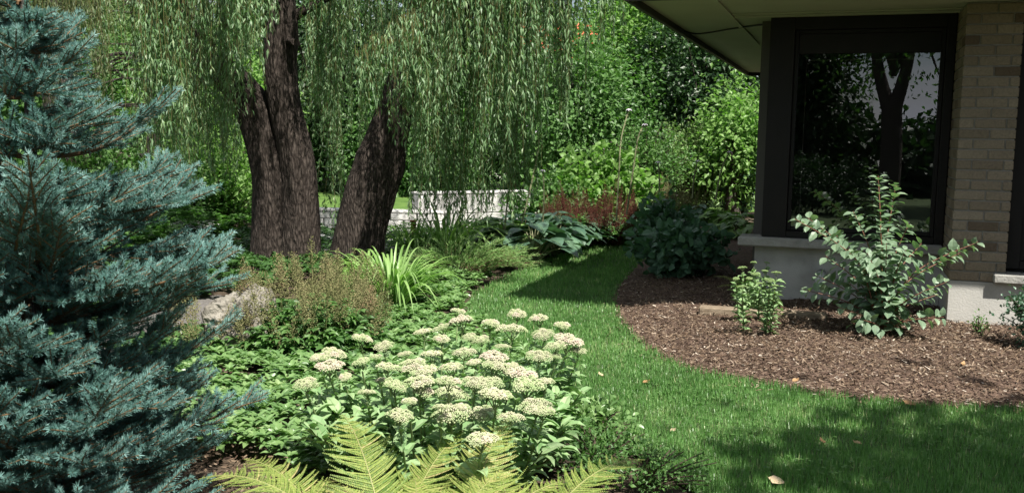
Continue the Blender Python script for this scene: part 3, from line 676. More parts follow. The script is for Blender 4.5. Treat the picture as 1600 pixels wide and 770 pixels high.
# ------------------------------------------------------------------ blue spruce in the foreground
def spruce():
    base = np.array((-1.84, 3.65, 0.)); t = thing('blue_spruce', 'young blue spruce with silvery needled branches at the left edge', 'spruce', tuple(base))
    H = 2.06
    build('trunk', fixdeg(tube(smoothpath([base-V(0,0,.05), base+V(.02,0,1), base+V(0,.01,H)], 14), np.linspace(.042, .008, 14), 10)), M['bark2'], t, smooth=True)
    wood, P0, D0, Ln, fresh = [], [], [], [], []
    def twig(p, d, L, f=0.5):
        d = unit(d); e_ = p+d*L+V(0, 0, .06*L); wood.append(tube([p, (p+e_)/2+V(0,0,.01*L), e_], [.0035,.003,.002], 4, rnd=R.random(), cap=False))
        P0.append(p); D0.append(e_-p); Ln.append(L); fresh.append(f)
    z = .10; az = 0
    while z < H-.12:
        nb = R.integers(9, 12) if z < 1.3 else 6
        rmax = (.84 if z < .85 else max(.84-(z-.85)*.66, .13))*(.74 if .42 < z < .62 else 1)*R.uniform(.94, 1.05)
        for b in range(nb):
            az += 6.283/nb*R.uniform(.75, 1.25)
            out = V(math.cos(az), math.sin(az), 0)
            if out[1] > .6 and R.random() < .5: continue
            Lb = max(rmax*R.uniform(.62, 1.12), .12); zb = z+R.uniform(-.07, .07)
            rise = R.uniform(.10, .5)*Lb
            p0 = base+V(0, 0, zb); p1 = p0+out*Lb*.5+V(0, 0, rise*.3)+R.normal(0, .02, 3); p2 = p0+out*Lb+V(0, 0, rise)+R.normal(0, .03, 3)
            pth = smoothpath([p0, p1, p2], 14); wood.append(tube(pth, np.linspace(.011, .003, 14), 5, rnd=R.random(), cap=False))
            side = np.cross(out, V(0, 0, 1)); s = .12
            while s < .97:
                i = s*13; i0 = min(int(i), 12); p = pth[i0]*(1-(i-i0))+pth[i0+1]*(i-i0); dr = unit(pth[i0+1]-pth[i0])
                tl = (.10+.30*(1-s)*min(1, s*3))*R.uniform(.7, 1.25)*min(1, Lb/.6+.3)
                for sg in (-1, 1):
                    d = unit(dr*R.uniform(.8, 1.2)+side*sg*R.uniform(.45, .9)+V(0, 0, R.uniform(-.15, .45)))
                    twig(p, d, tl, .05+.7*s)
                    if tl > .17 and R.random() < .7:
                        for s2 in (-1, 1): twig(p+d*tl*R.uniform(.4, .6), d+np.cross(d, V(0,0,1))*s2*R.uniform(.5, .8)+V(0,0,R.uniform(-.1,.4)), tl*R.uniform(.4, .6), .1+.7*s)
                if R.random() < .5: twig(p, dr+V(R.normal(0, .3), R.normal(0, .3), R.uniform(.3, .9)), tl*.8, .65)
                s += R.uniform(.055, .095)/max(Lb, .4)*.8
            for i in range(5, 13): P0.append(pth[i]); D0.append(pth[i+1]-pth[i]); Ln.append(float(np.linalg.norm(pth[i+1]-pth[i]))); fresh.append(.75)
            twig(p2, unit(p2-p1)+V(0, 0, .15), R.uniform(.06, .11), 1.0)
        z += R.uniform(.11, .15)
    twig(base+V(0, 0, H), V(0, 0, 1), .18, .9)
    P0 = np.array(P0); D0 = np.array(D0); Ln = np.array(Ln); fresh = np.array(fresh)
    cnt = np.maximum((Ln*1600).astype(int), 12); idx = np.repeat(np.arange(len(P0)), cnt); n = len(idx)
    s = R.random(n); P = P0[idx]+D0[idx]*s[:, None]; d = unit(D0)[idx]
    rv = R.normal(0, 1, (n, 3)); rv[:, 2] += .55; pr = unit(rv-d*(rv*d).sum(1)[:, None])
    D = pr*R.uniform(.75, 1.05, n)[:, None]+d*R.uniform(.6, 1.0, n)[:, None]
    rnd = np.clip(.08+.52*fresh[idx]+.18*s+R.normal(0, .13, n)+np.repeat(R.normal(0, .1, len(P0)), cnt), 0, 1)
    T = (np.array([(-.5,0,0),(.5,0,0),(.4,.75,.03),(0,1,0.05),(-.4,.75,.03)], float), np.array([(0,1,2,3,4)]))
    c = leafset(T, P, D, R.normal(0, 1, (n, 3)), R.uniform(.017, .026, n), .0017, rnd)
    print('spruce twigs', len(P0), 'needles', n)
    build('needles', [c], M['needle'], t); build('branches', wood, M['spruce_twig'], t)
R = np.random.default_rng(12); spruce(); R = np.random.default_rng(21)

# ------------------------------------------------------------------ sedum in bloom
def ico():
    p = (1+5**.5)/2
    v = unit(np.array([(-1,p,0),(1,p,0),(-1,-p,0),(1,-p,0),(0,-1,p),(0,1,p),(0,-1,-p),(0,1,-p),(p,0,-1),(p,0,1),(-p,0,-1),(-p,0,1)], float))
    f = np.array([(0,11,5),(0,5,1),(0,1,7),(0,7,10),(0,10,11),(1,5,9),(5,11,4),(11,10,2),(10,7,6),(7,1,8),(3,9,4),(3,4,2),(3,2,6),(3,6,8),(3,8,9),(4,9,5),(2,4,11),(6,2,10),(8,6,7),(9,8,1)])
    return v, f
IV, IF = ico()
def florets(P, r, rnd, mat=0):
    n = len(P); r = np.broadcast_to(r, (n,))
    v = P[:, None]+IV[None]*r[:, None, None]; f = IF[None]+(np.arange(n)*12)[:, None, None]
    return (v.reshape(-1, 3), f.reshape(-1, 3), np.repeat(rnd, 12), mat)
def sedum_head_mesh(w, pink, seed, flm='sedum_flower'):
    """flat domed corymb of small florets on short branching stalks, base at the origin"""
    nsub = 7; P, rn, st = [], [], []
    subs = [(0, 0)]+[(math.cos(a)*w*.30, math.sin(a)*w*.27) for a in np.arange(6)/6*6.283+seed]
    for sx, sy in subs:
        sx += R.normal(0, .004); sy += R.normal(0, .004); rr = w*.215*R.uniform(.85, 1.15); zc = .030-(sx*sx+sy*sy)*3.2+R.normal(0, .003)
        n = 64; k = np.arange(n)+.5; ph = k*2.39996+R.random(); q = np.sqrt(k/n)
        P.append(np.column_stack([sx+np.cos(ph)*q*rr, sy+np.sin(ph)*q*rr, zc+.016*(1-q**2)-.006*q+R.normal(0, .0018, n)]))
        rn.append(np.clip(R.normal(.28+pink, .13)+R.normal(0, .10, n)-.25*q**3, 0, 1))
        st += fixdeg(tube([V(0,0,-.035), V(sx*.6, sy*.6, -.005), V(sx, sy, zc)], [.003,.002,.0015], 5, rnd=R.random(), mat=1))
    P = np.vstack(P); o = build('flower_head', [florets(P, R.uniform(.003, .0052, len(P)), np.concatenate(rn))]+st, [M[flm], M['sedum_stem']])
    me = o.data; bpy.data.objects.remove(o); return me
def sedum(label, heads, base, leafn=13, hz=.5, scale=1., flm='sedum_flower', lf=1., extra=None):
    t = thing('sedum_clump', label, 'sedum', tuple(base))
    meshes = [sedum_head_mesh(.125+.02*(i % 3), [-.12, -.02, .05, .14, .38, .02][i], i, flm) for i in range(6)]
    st, P, D, N, L = [], [], [], [], []
    b = np.array(base, float)
    for (hx, hy, s, pk) in heads:
        z = hz+R.normal(0, .025)+.03-.09*min(1, math.hypot(hx-690, (hy-590)*2)/220)*(leafn == 13); p = np.array(at(hx, hy, z))
        me = meshes[4] if pk else meshes[R.choice([0, 1, 2, 3, 3, 5])]
        o = bpy.data.objects.new('flower_head', me); COL.objects.link(o); o.parent = t
        o.location = Vector(p)-Vector(b); o.rotation_euler = (R.normal(0, .10)+.12, R.normal(0, .10), R.random()*6.28); sz = s*scale*.88*R.uniform(.86, 1.12); o.scale = (sz*1.05, sz*.95, sz)
        foot = b+(p-b)*V(.8, .8, 0)+V(0, 0, .01-b[2]+b[2]); foot[2] = .02
        pth = smoothpath([foot, foot*.5+p*.5+V(0, 0, -.02), p+V(0, 0, -.03)], 9); st += fixdeg(tube(pth, np.linspace(.0055, .004, 9), 6, rnd=R.random()))
        for k in range(leafn):
            q = pth[min(2+int(k*6/leafn), 8)]; q = q+(pth[8]-pth[7])*R.uniform(-.5, .5); a = R.random()*6.283
            for aa in (a, a+3.14):
                P.append(q); D.append((math.cos(aa), math.sin(aa), R.uniform(-.1, .75))); N.append((-math.cos(aa)*.5, -math.sin(aa)*.5, 1)); L.append(R.uniform(.065, .11)*(.75 if k > leafn-3 else 1))
    for (hx, hy, z) in (extra or ()):
        p = np.array(at(hx, hy, z)); foot = b+(p-b)*V(.8, .8, 0); foot[2] = .02; pth = smoothpath([foot, foot*.5+p*.5, p], 9); st += fixdeg(tube(pth, np.linspace(.0055, .003, 9), 6, rnd=R.random()))
        for k in range(10):
            q = pth[min(1+int(k*.75), 8)]; a = R.random()*6.283
            for aa in (a, a+3.14): P.append(q); D.append((math.cos(aa), math.sin(aa), R.uniform(.0, .8))); N.append((-math.cos(aa)*.5, -math.sin(aa)*.5, 1)); L.append(R.uniform(.08, .12))
    n = len(P); L = np.array(L)*scale*lf
    build('leaves', fixdeg(leafset(T_ovate(.2), np.array(P), np.array(D), np.array(N)+R.normal(0, .2, (n, 3)), L, L*.46)), M['sedum_leaf'], t)
    build('stems', st, M['sedum_stem'], t)
    return t
HEADS = [(715,492),(722,508,1.15,1),(808,495),(842,503,1.15),(692,517),(663,524),(766,511),(800,521,1.15),(878,514,1.15),(850,526),(886,540,1.2,1),(903,552,.8),(868,546,.8),(565,534,.9),(601,544,.8),(520,558,1.0),(515,578,1.05,1),(566,570,.7),(725,555,.9),(770,566,1.1,1),(842,560),(607,580,.8),(645,576,.9),(676,560,.9),(668,585),(706,580,.9),(479,605,.9),(573,617,.6),(617,608),(655,604,1.1),(702,602,.8),(742,603,.8),(661,619,.9),(705,623,1.0),(762,605,1.0),(812,594,1.15,1),(822,611,1.2),(851,602,.9),(838,640,1.1),(775,626,1.0),(706,653,1.05),(755,650,.8),(797,657,.85),(752,694,1.1),(625,655,.8),(848,648,.8),(722,640,.6),(690,534,.8),(634,556,.6),(752,535,.8),(785,545,.6),(596,598,.6),(775,580,1.1),(742,570,.7),(655,592,.9),(868,560,.6),(540,592,.6),(500,565,.8),(588,560,.5),(640,632,.6),(760,620,.7),(800,575,.6),(688,600,.6),(690,640,.55),(735,530,.7)]
HEADS = [(h+(1.,)*(3-len(h)) if len(h) < 3 else h) for h in HEADS]; HEADS = [h+(0,)*(4-len(h)) if len(h) < 4 else h for h in HEADS]
sb = at(690, 640, .0)
sedum('broad sedum clump with many flat creamy white flower heads beside the lawn', HEADS, (sb.x, sb.y, .0), hz=.52, extra=[(R.uniform(475, 560), R.uniform(615, 690), R.uniform(.22, .36)) for _ in range(26)]+[(R.uniform(560, 890), R.uniform(640, 710), R.uniform(.2, .34)) for _ in range(40)]+[(R.uniform(860, 910), R.uniform(560, 660), .3) for _ in range(10)])
sb2 = at(1188, 470, .10)
sedum('small sedum with pale green buds beside the mulch timber', [(1160,420,.7,0),(1178,412,.7,0),(1195,425,.7,0),(1170,437,.7,0),(1187,445,.7,0),(1203,440,.7,0),(1150,437,.6,0),(1213,428,.7,0),(1160,450,.6,0),(1198,412,.6,0),(1180,430,.7,0),(1211,448,.6,0)], (sb2.x, sb2.y, .10), 24, .44, .80, 'sedum_bud', 1.0)

# ------------------------------------------------------------------ ferns
def frond_mesh(L, wid, seed, curl):
    n = 30; s = np.linspace(0, 1, n)
    z = L*(np.sin(s*curl)/curl); y = L*((1-np.cos(s*curl))/curl)
    rach = np.column_stack([.02*np.sin(s*3+seed)*L, y, z]); tg = unit(np.gradient(rach, axis=0))
    ch = fixdeg(tube(rach, np.linspace(.004, .001, n), 5, mat=1, rnd=.5))
    prof = np.sin(np.clip((s-.04)/.96, 0, 1)**.62*math.pi)**.85
    P, D, N, LL, WW, rn = [], [], [], [], [], []
    m = 36; base = R.uniform(.35, .6)
    for i in range(m):
        q = .10+.89*i/m; k = q*(n-1); i0 = int(k); fr = k-i0; p = rach[i0]*(1-fr)+rach[min(i0+1, n-1)]*fr; t_ = tg[i0]
        lp_ = wid*np.interp(q, s, prof)*R.uniform(.9, 1.08)
        if lp_ < .004: continue
        if R.random() < .05: lp_ *= R.uniform(.4, .8)
        nn = np.cross(V(1, 0, 0), t_)
        for sg in (-1, 1):
            d = unit(V(sg, 0, 0)+t_*R.uniform(.32, .5)+nn*R.uniform(-.12, .22)+V(0, 0, -.08))
            pn = max(int(lp_/.0062), 4); tt = (np.arange(pn)+.5)/pn
            pp_ = p+d*lp_*tt[:, None]+np.outer(tt**2, t_)*lp_*R.uniform(.05, .3)+np.outer(tt**2, nn)*lp_*R.normal(-.05, .16)
            w_ = .0105*(1-tt**2*.85)*(lp_/wid*.5+.6)
            for s2 in (-1, 1):
                P.append(pp_); D.append(np.tile(unit(t_*s2+d*.55), (pn, 1))); N.append(np.tile(nn, (pn, 1))+R.normal(0, .12, (pn, 3))); LL.append(w_*1.05); WW.append(np.full(pn, .0078)); rn.append(np.clip(base+R.normal(0, .12, pn)+.15*R.normal()+(.5 if R.random() < .06 else 0), 0, 1))
    P = np.vstack(P); ch += [leafset(T_diamond(), P, np.vstack(D), np.vstack(N), np.concatenate(LL), np.concatenate(WW), np.concatenate(rn))]
    o = build('frond', ch, [M['fern'], M['fern_stem']]); me = o.data; bpy.data.objects.remove(o); return me
FR = [frond_mesh(.76, .165, i, .95+.2*i) for i in range(5)]
def fern(label, base, fronds, scale=1., group='ferns along the front edge of the flower bed'):
    t = thing('fern', label, 'fern', base, group)
    for k, (az, tilt, s) in enumerate(fronds):
        o = bpy.data.objects.new('frond', FR[int(R.integers(0, 5))]); COL.objects.link(o); o.parent = t
        o.rotation_euler = (-rad(tilt), 0, rad(az)); sz = s*scale; o.scale = (sz,)*3
        o.location = (R.normal(0, .015), R.normal(0, .015), 0)
        # rachis leans to +y; az turns it (0 = away from the camera, 180 = towards it)
    return t
def fb(px, py): p = atY(px, py, 3.0); return p
def fern_at(label, px, Y, fr, s=1.): 
    x = (px-800)/FPX*Y; return fern(label, (x, Y, 0.0), fr, s)
fern_at('yellow green fern with a long frond bending left, beside the spruce', 525, 3.35, [(74,24,1.0),(48,34,.9),(105,40,.8),(15,36,.75),(-40,44,.7)], .95)
fern_at('tallest yellow green fern standing in front of the white sedum', 607, 3.25, [(28,4,1.04),(-35,14,.9),(62,26,.85),(-75,36,.85),(105,34,.7),(-10,32,.75),(160,30,.6)], .93)
fern_at('yellow green fern with upright frond in the middle of the row', 712, 3.2, [(-22,2,.95),(38,20,.88),(-62,28,.85),(80,36,.8),(0,30,.75),(-110,34,.7),(165,34,.6)], .93)
fern_at('olive fern with broad fronds fanning right beside the small leaved shrub', 815, 3.15, [(-55,14,1.0),(-28,26,.92),(-78,32,.95),(12,10,.86),(-98,46,.85),(55,28,.8),(150,34,.65),(34,22,.85)], .93)
fern_at('low fern filling the gap between the two middle ferns', 660, 3.05, [(-48,18,.85),(52,24,.82),(-85,36,.75),(8,14,.8)], .84)

# ------------------------------------------------------------------ ground covers
def cover(name, label, polyf, n, L, W, leafm, per=7, zr=(.06, .16), cat='ground cover', excl=(), T=None, zb=0.):
    poly = np.array(polyf); x0, y0 = poly.min(0); x1, y1 = poly.max(0)
    x = R.uniform(x0, x1, n*3); y = R.uniform(y0, y1, n*3); k = inpoly(x, y, poly) & ~inpoly(x, y, lawn) & (distpoly(x, y, lawn) > .06)
    for (ex, ey, er) in excl: k &= np.hypot(x-ex, y-ey) > er
    x, y = x[k][:n], y[k][:n]; n = len(x)
    h = np.array([zb+zr[0]+(zr[1]-zr[0])*(.5+nz((a, b, 0), 2.2)*.7) for a, b in zip(x, y)])+R.normal(0, .018, n)
    C = np.column_stack([x, y, np.maximum(h, .02)])
    P = np.repeat(C, per, 0); m = len(P); a = np.tile(np.arange(per)/per*6.283, n)+np.repeat(R.random(n)*6.28, per)+R.normal(0, .25, m)
    el = R.uniform(-.15, .75, m); D = np.column_stack([np.cos(a), np.sin(a), el])
    N = np.column_stack([-np.cos(a)*el, -np.sin(a)*el, np.ones(m)])+R.normal(0, .22, (m, 3))
    rnd = np.clip(np.repeat(R.normal(.45, .15, n), per)+R.normal(0, .14, m), 0, 1)
    Ls = L*R.uniform(.7, 1.2, m); c = leafset(T or T_ovate(.12), P, D, N, Ls, Ls*W, rnd)
    st = [(np.column_stack([C, ])[0:0], np.zeros((0, 3), int), None)]
    tag(build(name, fixdeg(c), M[leafm]), label, cat, kind='stuff')
gp = lambda l: [tuple(at(*p).xy) for p in l]
rk = at(372, 535); 
cover('bright_groundcover', 'bright green low leafy ground cover between the rock and the lawn', gp([(170,740),(250,712),(335,716),(400,714),(450,765),(560,775),(700,800),(930,700),(880,620),(800,540),(742,495),(735,478),(790,440),(700,430),(600,440),(520,470),(440,520),(330,560),(280,600)]), 4600, .062, .42, 'pachy', 7, (.05, .15), excl=[(rk.x, rk.y, .28)])
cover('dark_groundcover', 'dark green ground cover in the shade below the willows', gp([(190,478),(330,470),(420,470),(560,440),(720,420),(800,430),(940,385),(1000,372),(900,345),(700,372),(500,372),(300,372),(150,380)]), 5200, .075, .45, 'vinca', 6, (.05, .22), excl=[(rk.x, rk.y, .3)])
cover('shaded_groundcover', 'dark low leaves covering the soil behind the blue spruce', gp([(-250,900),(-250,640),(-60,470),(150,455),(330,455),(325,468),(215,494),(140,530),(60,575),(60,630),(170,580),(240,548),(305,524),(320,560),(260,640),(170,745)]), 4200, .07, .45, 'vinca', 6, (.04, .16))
cover('white_flowers', 'patch of small white flowers in the ground cover behind the spruce', gp([(255,372),(335,362),(345,382),(270,398)]), 260, .05, .8, 'daisy', 6, (.22, .30), cat='flowers')
cover('left_undergrowth', 'leafy undergrowth on the left below the bare branched conifer', gp([(-60,450),(190,420),(400,372),(400,330),(200,335),(-60,345)]), 3000, .11, .45, 'leaf_mid', 6, (.1, .55))
pth = smoothpath([V(*at(*q).xy, .006) for q in [(60,580),(150,535),(215,502),(280,478),(335,462),(356,470),(340,492),(300,514),(235,540),(170,568),(80,620)]], 60)
pth[:, :2] += np.array([[nz(q, 4)*.05, nz(q+7, 4)*.05] for q in pth])
tag(build('garden_path', [(pth, [list(range(len(pth)))], None)], M['gravel']), kind='structure')
def litter(poly, n, name, label):
    poly = np.array(poly); lo = poly.min(0); hi = poly.max(0); x = R.uniform(lo[0], hi[0], n*3); y = R.uniform(lo[1], hi[1], n*3); k = inpoly(x, y, poly); x, y = x[k][:n], y[k][:n]; n = len(x)
    ang = R.random(n)*6.283; T = (np.array([(-.5,0,0),(.45,.05,.03),(.5,.95,.0),(-.35,1,.04)], float), np.array([(0,1,2,3)]))
    rnd = np.clip(R.beta(1.6, 2.4, n)*.9, 0, 1)
    c = leafset(T, np.column_stack([x, y, R.uniform(0, .015, n)]), np.column_stack([np.cos(ang), np.sin(ang), R.normal(0, .25, n)]), np.column_stack([R.normal(0, .4, n), R.normal(0, .4, n), np.ones(n)]), R.uniform(.015, .045, n), R.uniform(.005, .014, n), rnd)
    tag(build(name, [c], M['chips']), label, 'mulch', kind='stuff')
litter(gp([(-200,900),(100,640),(300,560),(520,640),(760,760),(1120,790),(1100,1000),(300,1000)]), 9000, 'bark_litter', 'loose bark litter on the soil below the spruce and ferns')
# rock
def rock():
    b = at(378, 560); t = b
    v, f = IV.copy(), IF.copy()
    for _ in range(4):
        nv = list(map(tuple, v)); cache = {}; nf = []
        def mid(a, c):
            k = (min(a, c), max(a, c))
            if k not in cache: cache[k] = len(nv); nv.append(tuple(unit((np.array(nv[a])+np.array(nv[c]))/2)))
            return cache[k]
        for a, c, d in f:
            x, y, z = mid(a, c), mid(c, d), mid(d, a); nf += [(a, x, z), (c, y, x), (d, z, y), (x, y, z)]
        v, f = np.array(nv), np.array(nf)
    out = []
    for p in v:
        q = Vector(p); r = 1+.30*noise.noise(q*1.2+Vector((3, 1, 0)))+.14*noise.noise(q*3.1)-.16*abs(noise.noise(q*5.5))-.05*abs(noise.noise(q*13))
        r -= .10*max(0, .25-abs(noise.noise(q*3.7)))+.07*max(0, noise.noise(q*9))
        r -= .12*max(0, noise.noise(Vector((p[0]*2, p[1]*2, p[2]*9))))
        out.append(np.array(p)*r*V(.27, .22, .30))
    v = np.array(out)+V(b.x, b.y+.1, .17)
    tag(build('rock', [(v, f, None)], M['rock'], smooth=False, loc=(b.x, b.y, 0)), 'pitted tan limestone boulder at the left end of the flower bed', 'rock')
rock()

# ------------------------------------------------------------------ astilbes with brown plumes
def plume(p, d, L, wid, n):
    """feathery pointed seed head as small grains on side branches"""
    P = []; side = []
    d = unit(d); a1 = unit(np.cross(d, V(.3, .9, .1))); a2 = np.cross(d, a1); tubes = [tube([p, p+d*L], [.0022, .001], 4, rnd=.4, cap=False)]
    for i in range(n):
        q = i/n; ph = i*2.4; w_ = wid*(1-q)**.8+.006; o = a1*math.cos(ph)+a2*math.sin(ph); s = p+d*L*q
        e_ = s+o*w_+d*w_*.8; m = max(int(w_/.0048), 3); tt = np.linspace(.1, 1, m)[:, None]
        P.append(s+(e_-s)*tt+R.normal(0, .002, (m, 3)))
    return np.vstack(P), tubes
def astilbe(label, base, r, h, npl, leafm, plm, ry=None, nleaf=900, L=.055, group=None, pl=.17, stalk=None, lx=0.):
    base = np.array(base, float); t = thing('astilbe', label, 'plant', tuple(base), group)
    P, rn, tb = [], [], []
    for i in range(npl):
        a = R.random()*6.283; q = math.sqrt(R.random()); x = base+V(math.cos(a)*r*q, math.sin(a)*(ry or r)*q, 0)
        hh = h*R.uniform(.66, 1.12)*(1-.38*q*q); d = V(math.cos(a)*.28*q+R.normal(0, .08)+lx, math.sin(a)*.25*q+R.normal(0, .08), 1)
        top = x+unit(d)*(hh-pl); tb += [tube([base*.6+x*.4+V(0,0,.02), x+V(0,0,hh*.4), top], [.003,.0025,.002], 4, rnd=.5, cap=False)]
        pp_, tt = plume(top, d, pl*R.uniform(.8, 1.2), .055, 40); P.append(pp_); rn.append(np.clip(R.normal(.5, .2)+R.normal(0, .15, len(pp_)), 0, 1)); tb += tt
    P = np.vstack(P); T = T_diamond()
    n = len(P); c = leafset(T, P, R.normal(0, 1, (n, 3))+V(0, 0, .5), R.normal(0, 1, (n, 3)), R.uniform(.008, .014, n), .007, np.concatenate(rn))
    build('plumes', [c]+[x_[:3]+(0,) for x_ in tb], M[plm], t)
    m = nleaf; a = R.random(m)*6.283; q = np.sqrt(R.random(m)); x = np.column_stack([base[0]+np.cos(a)*q*r*1.1, base[1]+np.sin(a)*q*(ry or r)*1.1, np.clip(h*.52*(1-.5*q**2)*R.uniform(.35, 1.05, m), .03, 9)])
    P3 = np.repeat(x, 3, 0); a3 = np.repeat(a+R.normal(0, .8, m), 3)+np.tile([-.75, 0, .75], m); D = np.column_stack([np.cos(a3), np.sin(a3), R.uniform(-.25, .45, 3*m)])
    N = np.column_stack([R.normal(0, .3, 3*m), R.normal(0, .3, 3*m)-.15, np.ones(3*m)])
    Ls = R.uniform(.7, 1.2, 3*m)*L
    build('leaves', fixdeg(leafset(T_ovate(.2), P3, D, N, Ls, Ls*.45)), M[leafm], t)
    return t
ab = at(466, 572); astilbe('dense astilbe clump with brown seed plumes in front of the double trunk', (ab.x, ab.y+.35, 0), .48, .74, 105, 'leaf_mid', 'astilbe', .42, 800, .075, pl=.22)
ab = at(535, 520); astilbe('smaller astilbe with brown plumes between the dense clump and the daylily', (ab.x, ab.y+.2, 0), .28, .6, 40, 'leaf_mid', 'astilbe', .25, 250, .06, pl=.15)
ab = at(292, 570); astilbe('thin sparse astilbe with reddish brown plumes left of the rock', (ab.x, ab.y+.1, 0), .2, .52, 12, 'leaf_mid', 'astilbe', .15, 90, .05, pl=.2)
for i, (px, Y, lab) in enumerate(((895,13.2,'dark red astilbe plumes behind the hostas, left of the two tall stalks'), (955,13.4,'dark red astilbe plumes behind the hostas, around the two tall stalks'), (1050,15.6,'tawny brown astilbe plumes under the arching shrub near the house'))):
    p = atY(px, 345, Y); astilbe(lab, (p.x, Y, .0), .36, .88, 84, 'leaf_mid', 'astilbe_red' if i < 2 else 'astilbe', .3, 200, .09, pl=.34)

# ------------------------------------------------------------------ daylilies, juniper
def daylily(label, base, n, L, group='daylily clumps at the back of the bed'):
    t = thing('daylily', label, 'plant', base, group); base = np.array(base, float); ch = []
    for i in range(n):
        a = R.random()*6.283; l = L*R.uniform(.6, 1.15); o = V(math.cos(a), math.sin(a), 0); sp_ = R.uniform(.25, .75); k = 12; s = np.linspace(0, 1, k)
        s0 = base+o*R.uniform(0, .07)
        pth = s0+np.outer(s*l*sp_, o)+np.outer(l*(1.05*s-(.62+.5*sp_)*s**2.4*R.uniform(.6, 1.1)), V(0, 0, 1))
        pth[:, 2] = np.maximum(pth[:, 2], .03); sd_ = np.cross(o, V(0, 0, 1)); w_ = R.uniform(.010, .016)*np.sin((s*.86+.14)*math.pi)**.6*(1-s**4*.8)
        up = unit(np.cross(np.gradient(pth, axis=0), sd_))
        v = np.stack([pth+sd_*w_[:, None], pth-up*.35*w_[:, None]*0-V(0,0,1)*w_[:, None]*.5, pth-sd_*w_[:, None]], 1).reshape(-1, 3); f = []
        for j in range(k-1): f += [(j*3, j*3+1, j*3+4, j*3+3), (j*3+1, j*3+2, j*3+5, j*3+4)]
        ch.append((v, np.array(f), np.full(len(v), np.clip(R.normal(.5, .22), 0, 1))))
    build('leaves', ch, M['daylily'], t); return t
p = at(612, 492); daylily('arching green daylily clump in front of the juniper and leaning trunk', (p.x, p.y, 0), 260, .95)
p = at(570, 470); daylily('small daylily tuft at the foot of the leaning willow trunk', (p.x, p.y+.2, 0), 70, .75)
p = at(690, 425); daylily('pale daylily clump rising behind the juniper', (p.x, p.y+.5, 0), 130, 1.25)
p = at(640, 420); daylily('daylily clump beside the rusty post behind the juniper', (p.x, p.y+.4, 0), 80, .95)
def juniper():
    b = at(715, 445); base = np.array((b.x, b.y+.15, 0)); t = thing('juniper', 'feathery spreading juniper between the daylily and the lawn', 'juniper', tuple(base))
    P, D, st, rn = [], [], [], []
    for i in range(190):
        a = R.uniform(-.9, 4.0) if i % 3 else R.random()*6.283; q = R.uniform(.3, 1); l = R.uniform(.35, .72); o = V(math.cos(a)*1.15, math.sin(a)*.75, 0)
        e_ = base+o*l*q*1.25+V(.12, 0, R.uniform(.22, .52)*(1.15-.5*q)); s0 = base+o*.08+V(0, 0, .04); pth = smoothpath([s0, s0*.5+e_*.5+V(0, 0, .07), e_], 12)
        st.append(tube(pth, np.linspace(.004, .0012, 12), 4, rnd=R.random(), cap=False))
        for k in range(60):
            s = R.uniform(3, 11); i0 = int(s); p_ = pth[i0]*(1-s+i0)+pth[min(i0+1, 11)]*(s-i0); d = unit(pth[min(i0+1, 11)]-pth[i0-1]); P.append(p_); D.append(d+R.normal(0, .38, 3)+V(0, 0, .15)); rn.append(.45+.2*R.normal())
    n = len(P); build('foliage', [leafset(T_diamond(), np.array(P), np.array(D), R.normal(0, 1, (n, 3)), R.uniform(.03, .075, n), .006, np.clip(rn, 0, 1))], M['juniper'], t)
    build('stems', st, M['twig'], t)
juniper()

# ------------------------------------------------------------------ hostas and their flower stalks
def hosta_mesh(seed, n=46, r=.46, h=.42):
    P, D, N, L, st = [], [], [], [], []
    for i in range(n):
        a = i*2.4+R.normal(0, .2); q = .15+.85*(i/n); e_ = V(math.cos(a)*r*q*.72, math.sin(a)*r*q*.72, h*(1.05-.6*q)*R.uniform(.85, 1.1))
        st += [tube([V(0, 0, 0), e_*V(.5, .5, .75), e_], [.006,.005,.003], 4, rnd=.5, mat=1, cap=False)]
        P.append(e_); D.append((math.cos(a), math.sin(a), R.uniform(-.55, .1))); N.append((math.cos(a)*.45+R.normal(0, .15), math.sin(a)*.45+R.normal(0, .15), 1)); L.append(R.uniform(.15, .24))
    L = np.array(L); return fixdeg(leafset(T_heart(), np.array(P), np.array(D), np.array(N), L, L*.82))+st
HM = []
for s in range(3):
    for lm_ in ('hosta', 'hosta_green'):
        o = build('leaves', hosta_mesh(s), [M[lm_], M['scape']]); HM.append(o.data); bpy.data.objects.remove(o)
hostas = [(835,418,0,1.0,'blue green hosta at the left end of the row, beside the juniper'),(790,412,1,.95,'light green hosta tucked behind the left end of the hosta row'),(868,404,2,1.05,'largest blue grey hosta with drooping leaves over the lawn edge'),(905,392,4,.8,'dark hosta second from the right along the far lawn edge'),(945,384,0,.85,'dark hosta below the two tall flower stalks'),(985,376,2,.8,'hosta in shade at the far end of the lawn'),(880,385,3,.85,'pale green hosta behind the largest blue grey hosta'),(930,372,5,.8,'green hosta behind the dark hosta row'),(1035,378,0,.8,'blue hosta under the tall grey green shrub at the lawn tip'),(1130,372,3,.8,'light green hosta in a sunny spot by the house corner')]
hostas += [(815,398,2,.95,'blue hosta in the second row behind the left end hosta'),(850,392,0,.9,'blue hosta between the pale green hosta and the left end'),(910,376,4,.9,'dark hosta in the second row under the willow tips'),(965,366,3,.85,'light green hosta just left of the lawn tip, back row'),(1000,362,0,.9,'blue hosta in the back row beyond the lawn tip'),(760,405,3,.8,'light hosta half hidden behind the juniper'),(1090,365,2,.85,'shaded blue hosta behind the dark broad leaved shrub'),(1160,385,1,.8,'light hosta close to the corner sill of the house')]
for px, py, v, s, lab in hostas:
    p = at(px, py); t = thing('hosta', lab, 'hosta', (p.x, p.y+.25, .01), 'hostas along the far lawn edge')
    o = bpy.data.objects.new('leaves', HM[v]); COL.objects.link(o); o.parent = t; o.rotation_euler = (0, 0, R.random()*6.28); o.scale = (s*1.35, s*1.35, s*1.2)
